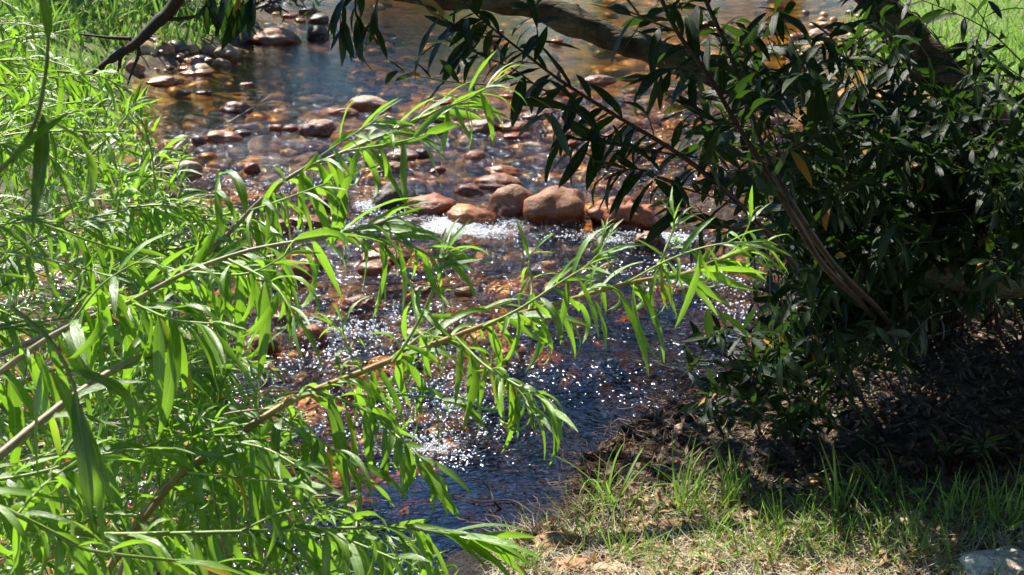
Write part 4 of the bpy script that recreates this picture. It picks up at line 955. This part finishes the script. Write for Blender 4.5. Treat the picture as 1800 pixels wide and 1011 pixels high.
# ------------------------------------------------------------------ grass, litter, roots
def blades(name, gen, n, key='blade', mat='grass_j', dens=None):
    recs = []
    for _ in range(n):
        r = gen()
        if r: p, L, lean = r; recs.append((p, frame(Vector((random.gauss(0, lean), random.gauss(0, lean), 1)), rv()), L, random.randrange(len(VAR[key]))))
    return tag(joined(name, recs, key, mat), kind='stuff')
def lawn_gen():
    g = G(random.uniform(1440, 1900), random.uniform(-40, 330), 0.2); z = hz1(g.x, g.y)
    return None if z < .05 else (Vector((g.x, g.y, z-.01)), random.uniform(.12, .3), .5)
variants('blade_far', [dict(width=.10, bend=b, twist=.3, fold=.3, shape='blade', nseg=3) for b in (.3, .8, 1.4)])
blades('lawn_grass', lawn_gen, 9000, 'blade_far')
def left_gen():
    g = G(random.uniform(-60, 440), random.uniform(-60, 130) if random.random() < .8 else random.uniform(100, 300), .2); z = hz1(g.x, g.y)
    if z < .04 or fbm(np.array([g.x*.9]), np.array([g.y*.9]), 2)[0] < -.12: return None
    return (Vector((g.x, g.y, z-.01)), random.uniform(.18, .5), .4)
blades('left_bank_grass', left_gen, 7000, 'blade_far')
tuft_px = [(1010, 940), (1060, 900), (1090, 960), (1180, 870), (1200, 900), (1240, 900), (1280, 870), (1330, 900), (1370, 940), (1300, 960), (1230, 980), (1440, 900), (1480, 940), (1500, 990), (1560, 940), (1600, 960), (1660, 990), (1700, 930), (1740, 900), (1780, 920), (1400, 990), (920, 1000), (1150, 1000), (1520, 880), (1620, 900), (1340, 990), (1450, 960)]
def near_gen():
    c = random.choice(tuft_px); px = c[0]+random.gauss(0, 34); py = c[1]+random.gauss(0, 16)
    if random.random() < .16: px, py = random.uniform(900, 1850), random.uniform(860, 1060)
    g = zg(px, py)
    return None if g.z < .03 else (g-Vector((0, 0, .01)), random.choice([.05, .07, .09, .12, .16])*random.uniform(.7, 1.3), .5)
blades('bank_grass', near_gen, 1700, 'blade_near')
def tuft(px, py, n, L, label, lean=.45, wide=1.0):
    g = zg(px, py); t = empty('grass_tuft', g, label, 'grass tuft', 'tall grass tufts on the near bank'); ms = var_mesh('blade_near', 'grass')
    for _ in range(n):
        o = bpy.data.objects.new('blade', ms[random.randrange(len(ms))]); col.objects.link(o); o.parent = t
        l = L*random.uniform(.6, 1.1)
        o.matrix_basis = Matrix.Translation(Vector((random.gauss(0, .02), random.gauss(0, .02), -.005))) @ (frame(Vector((random.gauss(0, lean), random.gauss(0, lean), 1)), rv()).to_4x4()) @ Matrix.Diagonal((l, l*wide, l, 1))
for a in [(1070, 895, 16, .32, 'tall arching grass tuft at the root tangle, leftmost on the bank'), (1200, 905, 14, .32, 'grass tuft with long arching blades right of the root tangle'),
 (1290, 895, 16, .28, 'grass tuft in the sun patch at mid bank'), (1475, 900, 14, .28, 'bright folded grass blades in front of dark shade'), (1370, 960, 14, .2, 'upright grass tuft near the bottom centre right'),
 (930, 1000, 16, .18, 'fine grass tuft at the lower bank corner beside the water'), (1100, 980, 14, .2, 'leaning grass tuft below the smooth brown bank stone'),
 (1560, 960, 12, .2, 'shaded grass tuft between lit litter patches'), (1780, 930, 12, .24, 'grass tuft at the right edge above the white corner stone'), (1745, 915, 10, .18, 'short grass tuft left of the right edge tuft'),
 (1250, 960, 14, .22, 'thick grass tuft with crossing blades at lower centre'), (1545, 860, 8, .22, 'thin tall grass blades rising into the shade'), (1420, 965, 12, .18, 'low bright grass tuft near bottom'), (1630, 975, 12, .16, 'low grass tuft on the litter near bottom right')]: tuft(*a)
tuft(1695, 895, 9, .17, 'stiff thick bladed tuft fanning out in a sunbeam', .55, 1.9)
# broad leaved herbs
def herb(px, py, n, L, label, spread=.05):
    g = zg(px, py); t = empty('herb', g, label, 'plant', 'small broad leaved herbs'); vm = var_mesh('bushround', 'grass')
    for k in range(n):
        a = k*2.4; r = spread*random.uniform(.2, 1); b = Vector((math.cos(a)*r, math.sin(a)*r, random.uniform(.01, .06)))
        tube('stalk', [g, g+b*.5+Vector((0, 0, .01)), g+b], .0012, .0008, M['stem_green'], t, 4)
        o = bpy.data.objects.new('leaf', vm[k % 6]); col.objects.link(o); o.parent = t
        o.matrix_basis = Matrix.Translation(b) @ frame(Vector((math.cos(a), math.sin(a), random.uniform(.1, .8))), Vector((0, 0, 1)), random.gauss(0, .3)).to_4x4() @ Matrix.Scale(L*random.uniform(.7, 1.2), 4)
herb(1725, 800, 26, .045, 'small bushy herb with pale green leaves in half shade', .08)
herb(1570, 895, 8, .06, 'flat broad leaved weed on the shaded litter', .05)
herb(1480, 935, 9, .06, 'light green broad leaved weed among grass', .06)
herb(1660, 800, 8, .05, 'dim round leaved weed left of the bushy herb', .05)
herb(1760, 950, 7, .05, 'light weed at the lower right beside the white corner stone', .05)
herb(1260, 1000, 9, .05, 'clump of round leaves at the bottom edge', .06)
herb(1410, 950, 6, .05, 'tiny two leaved weed in the sunlit patch', .04)
# litter
def scatter(name, n, gen, key, mat, flat=.35):
    recs = []
    for _ in range(n):
        g, L = gen()
        if g is None: continue
        a = random.uniform(0, 6.28); recs.append((g+Vector((0, 0, random.uniform(.002, .02))), frame(Vector((math.cos(a), math.sin(a), random.gauss(0, flat*.6))), Vector((random.gauss(0, flat), random.gauss(0, flat), 1))), L, random.randrange(len(VAR[key]))))
    return tag(joined(name, recs, key, mat), kind='stuff')
def bank_pt():
    g = zg(random.uniform(860, 1900), random.uniform(540, 1060)); return g if g.z > .02 else None
variants('strawv', [dict(width=.025, bend=b, twist=.5, fold=.6, shape='blade', nseg=3) for b in (-.3, .2, .6, 1.0, -.8)])
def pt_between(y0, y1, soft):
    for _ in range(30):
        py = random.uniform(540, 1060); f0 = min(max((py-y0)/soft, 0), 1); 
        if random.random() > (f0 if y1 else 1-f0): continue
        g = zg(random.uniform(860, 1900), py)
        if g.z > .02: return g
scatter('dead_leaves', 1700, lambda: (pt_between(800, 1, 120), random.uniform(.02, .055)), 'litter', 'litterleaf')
scatter('dead_leaves', 420, lambda: (bank_pt(), random.uniform(.02, .05)), 'litter', 'litterleaf')
scatter('shade_dark_leaves', 5000, lambda: (pt_between(800, 0, 160), random.uniform(.02, .07)), 'litter', 'shadelitter')  # dark litter laid where the bush shade falls, to deepen it
scatter('shade_dark_litter', 8000, lambda: (pt_between(800, 0, 160), random.uniform(.03, .13)), 'strawv', 'shadelitter', .3)
scatter('straw', 10000, lambda: (pt_between(830, 1, 110), random.uniform(.03, .12)), 'strawv', 'straw', .25)  # pale straw kept mostly to the sunlit strip, to brighten it
scatter('straw', 700, lambda: (bank_pt(), random.uniform(.04, .14)), 'strawv', 'straw', .25)
def edge_pt():
    while True:
        k = random.randrange(3, 12); a, b = right_px[k-1], right_px[k]; t = random.random()
        g = zg(lerp(a[0], b[0], t)+random.gauss(25, 45), lerp(a[1], b[1], t)+random.gauss(5, 25))
        if -.30 < bd1(g.x, g.y) < .015: g.z = max(g.z, .0); return g
pe = [edge_pt() for _ in range(230)]
stone_field('bank_clods', [(g.x, g.y, g.z-.005) for g in pe], [random.choice([.015, .02, .03, .045]) for g in pe], [random.choice([(.03, .02, .012), (.05, .032, .02), (.02, .014, .01), (.045, .04, .018)]) for g in pe], 3, .6, M['clod'], 90, 3.2)
recsV = []; n = 0; VV = []; FF = []
for _ in range(1500):
    g = edge_pt(); a = random.uniform(0, 6.28); L = random.uniform(.04, .2); d = Vector((math.cos(a), math.sin(a), random.gauss(.05, .25)))
    q = catmull([g, g+d*L*.4+rv()*L*.14, g+d*L*.75+rv()*L*.18, g+d*L+rv()*L*.1], 3); v, f_ = tube_arrays(q, random.uniform(.001, .003), .0007, 4)
    VV.append(v); FF += [tuple(i+n for i in ff_) for ff_ in f_]; n += len(v)
me = bpy.data.meshes.new('root_tangle'); me.from_pydata(np.concatenate(VV).tolist(), [], [f_ if f_[2] != f_[3] else f_[:3] for f_ in FF]); me.materials.append(M['root'])
tag(link('root_tangle', me), kind='stuff')
# sticks standing in the water or on the bank
def stick(pts, r, mat, label):
    o = tube('stick', catmull(pts, 5), r, r*.4, M[mat], None, 6, .1); return tag(o, label, 'stick')
stick([G(880, 895, .0), G(868, 880, .03), G(862, 862, .05), G(845, 842, .09)], .006, 'darkwood', 'forked looking dark twig standing out of the blue water')
stick([G(940, 905, .02), G(900, 880, .01), G(850, 882, .012), G(800, 872, .01)], .004, 'darkwood', 'thin dark twig trailing flat on the blue water')
stick([G(400, 216, .03), G(450, 185, .1), G(488, 160, .2)], .006, 'stem_pale', 'thin pale stick rising from the ripples at upper left')
stick([zg(1040, 845)+Vector((0, 0, .02)), zg(1020, 830)+Vector((0, 0, .03)), G(960, 850, .03)], .004, 'darkwood', 'dark root reaching out from bank over the water')
stick([zg(1440, 740)+Vector((0, 0, .03)), zg(1500, 728)+Vector((0, 0, .04)), zg(1590, 705)+Vector((0, 0, .03))], .005, 'stem_pale', 'pale dead stick lying in a sun fleck below the bush')
stick([zg(1230, 735)+Vector((0, 0, .03)), zg(1280, 715)+Vector((0, 0, .06))], .004, 'stem_pale', 'short straw coloured stick at the bush foot near water')
stick([zg(1600, 612)+Vector((0, 0, .03)), zg(1700, 590)+Vector((0, 0, .05))], .008, 'stem_pale', 'pale stick lying beneath the low trunk')
